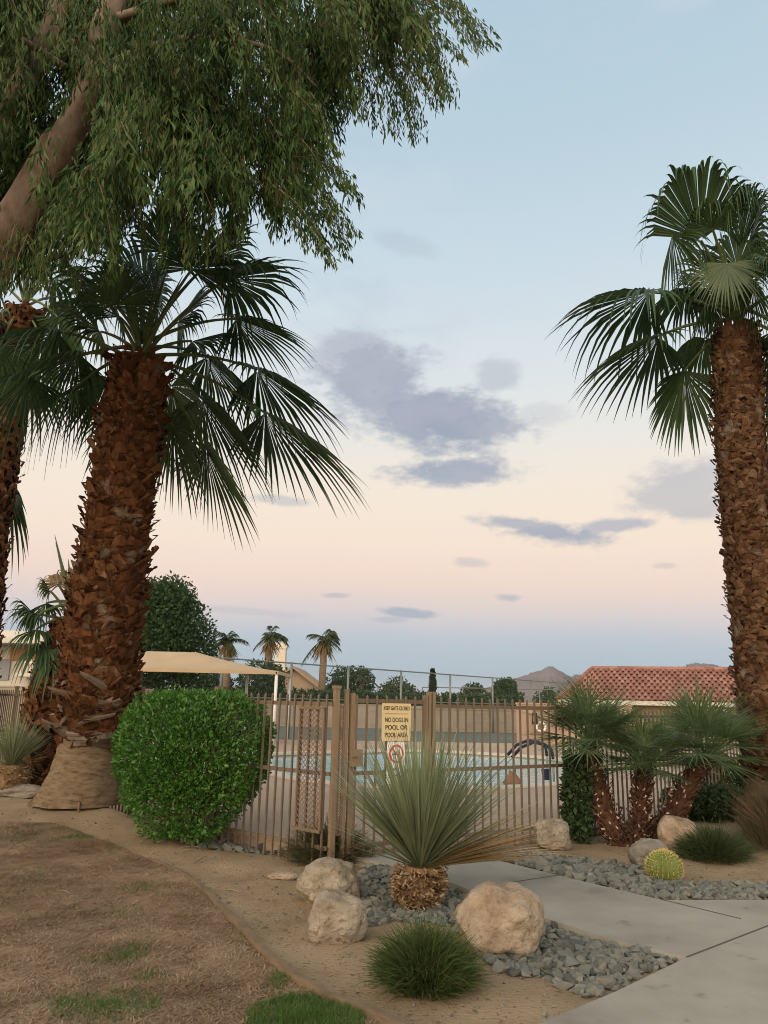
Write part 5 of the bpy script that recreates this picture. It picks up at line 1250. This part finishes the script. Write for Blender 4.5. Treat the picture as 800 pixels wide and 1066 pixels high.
def gable_house():
    Y = 62.0; p0, p1 = at(262, 722, Y), at(335, 722, Y); pk = at(306, 697, Y); root = empty('gable_house', ((p0.x + p1.x) / 2, Y, 0), 'tan gable roofed house with a pale chimney beyond the tennis court', 'house')
    ez = at(300, 718, Y).z; x0, x1 = p0.x, p1.x; d = 9
    b = MB(); b.add([(x0, Y, 0), (x1, Y, 0), (x1, Y, ez), (pk.x, Y, pk.z), (x0, Y, ez), (x0, Y + d, 0), (x1, Y + d, 0), (x1, Y + d, ez), (pk.x, Y + d, pk.z), (x0, Y + d, ez)], [(0, 1, 2, 3, 4), (6, 5, 9, 8, 7), (1, 6, 7, 2), (5, 0, 4, 9)]); child(root, 'wall', b, M['stucco'])
    b = MB()
    for xa, za, s in ((x0 - .5, ez - .35, -1), (x1 + .5, ez - .35, 1)):
        b.add([(xa, Y - .5, za), (pk.x, Y - .5, pk.z + .05), (pk.x, Y + d + .5, pk.z + .05), (xa, Y + d + .5, za), (xa, Y - .5, za + .22), (pk.x, Y - .5, pk.z + .27), (pk.x, Y + d + .5, pk.z + .27), (xa, Y + d + .5, za + .22)], [(0, 1, 2, 3), (7, 6, 5, 4), (0, 4, 5, 1), (3, 2, 6, 7), (0, 3, 7, 4)])
    child(root, 'roof', b, M['stucco'])
    c = at(292, 690, Y + 3); b = MB(); b.box((c.x, Y + 3, (pk.z + c.z) / 2), (.9, .9, c.z - pk.z + 3.4)); b.box((c.x, Y + 3, c.z + 1.3), (1.05, 1.05, .3)); child(root, 'chimney', b, M['stucco_white'])
gable_house()

# ------------------------------------------------------------------ far trees
def far_tree(name, label, px, base_py, top_py, wpx, Y, m, r, n=2600, trunk_frac=.25, leafL=.28, squash=1.0, lobes=9, group=None):
    c = at(px, base_py, Y); zt = at(px, top_py, Y).z; w = (at(px + wpx / 2, top_py, Y).x - at(px - wpx / 2, top_py, Y).x) / 2; base = Vector((c.x, Y, -.1))
    root = empty(name, base, label, 'tree', group); z0 = zt * trunk_frac; b, tk = MB(), MB()
    L = []
    for i in range(lobes):
        d = rdir(r); q = Vector((c.x + d.x * w * .52, Y + d.y * w * .5, z0 + (zt - z0) * (.5 + d.z * .33))); L.append((q, w * r.uniform(.38, .55), (zt - z0) * r.uniform(.2, .3)))
    L += [(Vector((c.x, Y, z0 + (zt - z0) * .38)), w * .86, (zt - z0) * .36), (Vector((c.x, Y, z0 + (zt - z0) * .66)), w * .84, (zt - z0) * .32)] * 2
    for i in range(n):
        q, rw, rh = L[r.randrange(len(L))]; d = rdir(r); k = 1 - abs(r.gauss(0, .16)); k *= 1 + .2 * noise.noise(d * 2.5 + q)
        p = q + Vector((d.x * rw * k, d.y * rw * k, d.z * rh * k)); leaf_quad(b, p, (d * .5 + rdir(r)).normalized(), r.uniform(.6, 1.3) * leafL, r.uniform(.2, .4) * leafL, r)
    tk.tube([base, base.lerp(Vector((c.x, Y, z0 * 1.2)), .6), Vector((c.x, Y, (z0 + zt) / 2))], [w * .10, w * .075, w * .04], 8)
    for q, rw, rh in L[:5]: tk.tube([Vector((c.x, Y, z0 * .8)), q], [w * .05, w * .015], 6)
    child(root, 'trunk', tk, M['bark']); child(root, 'crown', b, m); return root
rt = random.Random(51)
far_tree('leafy_tree', 'dense dark green round tree behind the shade canopy', 166, 730, 612, 116, 40, M['tree_far'], rt, 24000, .12, .20, lobes=16)
far_tree('leafy_tree', 'dark bush-like tree between the two skirted palms', 272, 726, 685, 60, 50, M['tree_far'], rt, 6000, .1, .22)
far_tree('leafy_tree', 'low dark tree below the canopy edge near the gable house', 215, 724, 694, 60, 52, M['tree_far'], rt, 4500, .1, .22)
far_tree('leafy_tree', 'broad dark green tree right of the gable house', 365, 728, 692, 62, 56, M['tree_far'], rt, 6500, .1, .22)
far_tree('leafy_tree', 'olive green tree left of the dark cypress', 413, 730, 708, 48, 60, M['tree_olive'], rt, 4500, .1, .22)
far_tree('leafy_tree', 'low olive tree between the cypress and the round tree', 494, 732, 714, 40, 66, M['tree_olive'], rt, 1500, .1, .3)
far_tree('leafy_tree', 'round dark green tree in front of the mountain', 527, 734, 706, 30, 62, M['tree_far'], rt, 4500, .15, .22)
far_tree('leafy_tree', 'small dark tree at the pool building eave', 572, 735, 718, 36, 66, M['tree_far'], rt, 1300, .1, .3)
far_tree('leafy_tree', 'small pale olive tree right beside the dark cypress', 466, 732, 721, 18, 64, M['tree_olive'], rt, 700, .15, .25)
# hedge along the court wall
def hedge(label, x0, x1, Y, z0, z1, n, m, r):
    b = MB(); a, c = at(x0, 730, Y).x, at(x1, 730, Y).x; root = empty('hedge', ((a + c) / 2, Y, -.05), label, 'hedge')
    for i in range(n):
        x = r.uniform(a, c); t = r.random(); top = z1 * (1 + .12 * noise.noise((x * .35, 0, 1)) + .08 * noise.noise((x * 1.3, 0, 2))); p = Vector((x, Y + r.uniform(-.6, .6), z0 + (top - z0) * t)); leaf_quad(b, p, rdir(r), r.uniform(.2, .38), r.uniform(.06, .1), r)
    child(root, 'foliage', b, m)
    tk = MB()
    k = a + .5
    while k < c: tk.tube([(k, Y, -.05), (k + .1, Y, z0 + .4)], [.06, .04], 6); k += 1.5
    child(root, 'stems', tk, M['bark'])
hedge('long dark hedge behind the tan block wall of the court', 225, 545, 49.5, .5, 2.0, 9000, M['tree_far'], rt)
# cypress
def cypress():
    Y = 60; c = at(450.5, 731, Y); zt = at(450.5, 699, Y).z; w = 4.6 / FPX * Y; root = empty('cypress_tree', (c.x, Y, -.1), 'slim dark pointed cypress beyond the tennis court', 'tree'); b = MB()
    for i in range(1500):
        t = rt.random(); rad = w * (math.sin(min(1, t * 1.6 + .25) * math.pi / 2)) * (1 - t) ** .55; a = rt.uniform(0, 6.28); p = Vector((c.x + rad * math.cos(a), Y + rad * math.sin(a), .2 + (zt - .2) * t)); leaf_quad(b, p, (UP + rdir(rt) * .6).normalized(), .32, .06, rt)
    child(root, 'crown', b, M['cypress']); t = MB(); t.tube([(c.x, Y, -.1), (c.x, Y, zt * .8)], [.12, .04], 6); child(root, 'trunk', t, M['bark'])
cypress()
# far palms: droopy feather crown over a brown skirt
def far_palm(label, px, hx, hy, Y, cr, r, wind=.0, skirt=True):
    C = at(hx, hy, Y); base = Vector((at(px, 735, Y).x, Y, -.1)); root = empty('far_palm', base, label, 'palm tree')
    t = MB(); t.tube([base, base.lerp(C, .5), C], [.3, .24, .22], 10); child(root, 'trunk', t, M['bark_palm'], True)
    cb = MB()
    for i in range(20):
        a = i * 2.39996; z = r.uniform(-.35, .95); q = math.sqrt(1 - z * z); d = (Vector((q * math.cos(a), q * math.sin(a), z)) + Vector((wind, 0, 0))).normalized(); L = cr * r.uniform(.6, 1.15)
        pts = [C + d * L * s - UP * L * .62 * s * s + UP * .25 * L * s for s in np.linspace(0, 1, 8)]
        cb.tube(pts, [.03] * 7 + [.01], 3, 0, False)
        for k in range(1, 8):
            for sgn in (1, -1):
                for u in (0, .5):
                    p = pts[k - 1].lerp(pts[k], u); tn = (pts[k] - pts[k - 1]).normalized(); sd = tn.cross(UP); sd = sd.normalized() * sgn if sd.length > .01 else Vector((sgn, 0, 0)); blade(cb, p, (tn * .5 + sd * .7 - UP * .35).normalized(), L * .36 * (1 - .35 * k / 7), .035, r, .4, 2, 0)
    child(root, 'crown', cb, M['tree_olive'])
    if skirt:
        s = MB()
        for i in range(70):
            a = r.uniform(0, 6.28); d = Vector((math.cos(a) * .55, math.sin(a) * .55, -r.uniform(.2, 1.0))).normalized(); blade(s, C + Vector((0, 0, r.uniform(-.5, .1))), d, cr * r.uniform(.45, .9), .07, r, .3, 3)
        child(root, 'dead_skirt', s, M['frond_dry'])
rp = random.Random(61)
far_palm('scruffy brown skirted palm just right of the dense round tree', 236, 237, 668, 50, 1.35, rp, -.2)
far_palm('shaggy palm standing before the pale chimney', 277, 281, 663, 50, 1.25, rp, .55)
far_palm('windblown palm leaning over the gable house roof', 334, 338, 666, 52, 1.6, rp, .5)
far_palm('small green palm beside the broad tree past the gable house', 376, 376, 706, 55, 1.3, rp, skirt=False)

# ------------------------------------------------------------------ evening haze
hzm = bpy.data.materials.new('haze'); hzm.use_nodes = True; nt = hzm.node_tree; nt.nodes.clear()
pv = nt.nodes.new('ShaderNodeVolumePrincipled'); pv.inputs['Color'].default_value = (.72, .78, .92, 1); pv.inputs['Density'].default_value = 3.6e-5; pv.inputs['Anisotropy'].default_value = 0.0
ho = nt.nodes.new('ShaderNodeOutputMaterial'); nt.links.new(pv.outputs[0], ho.inputs['Volume'])
b = MB(); b.box((0, 0, 209), (44000, 44000, 432)); tag(b.build('haze', hzm), kind='stuff')
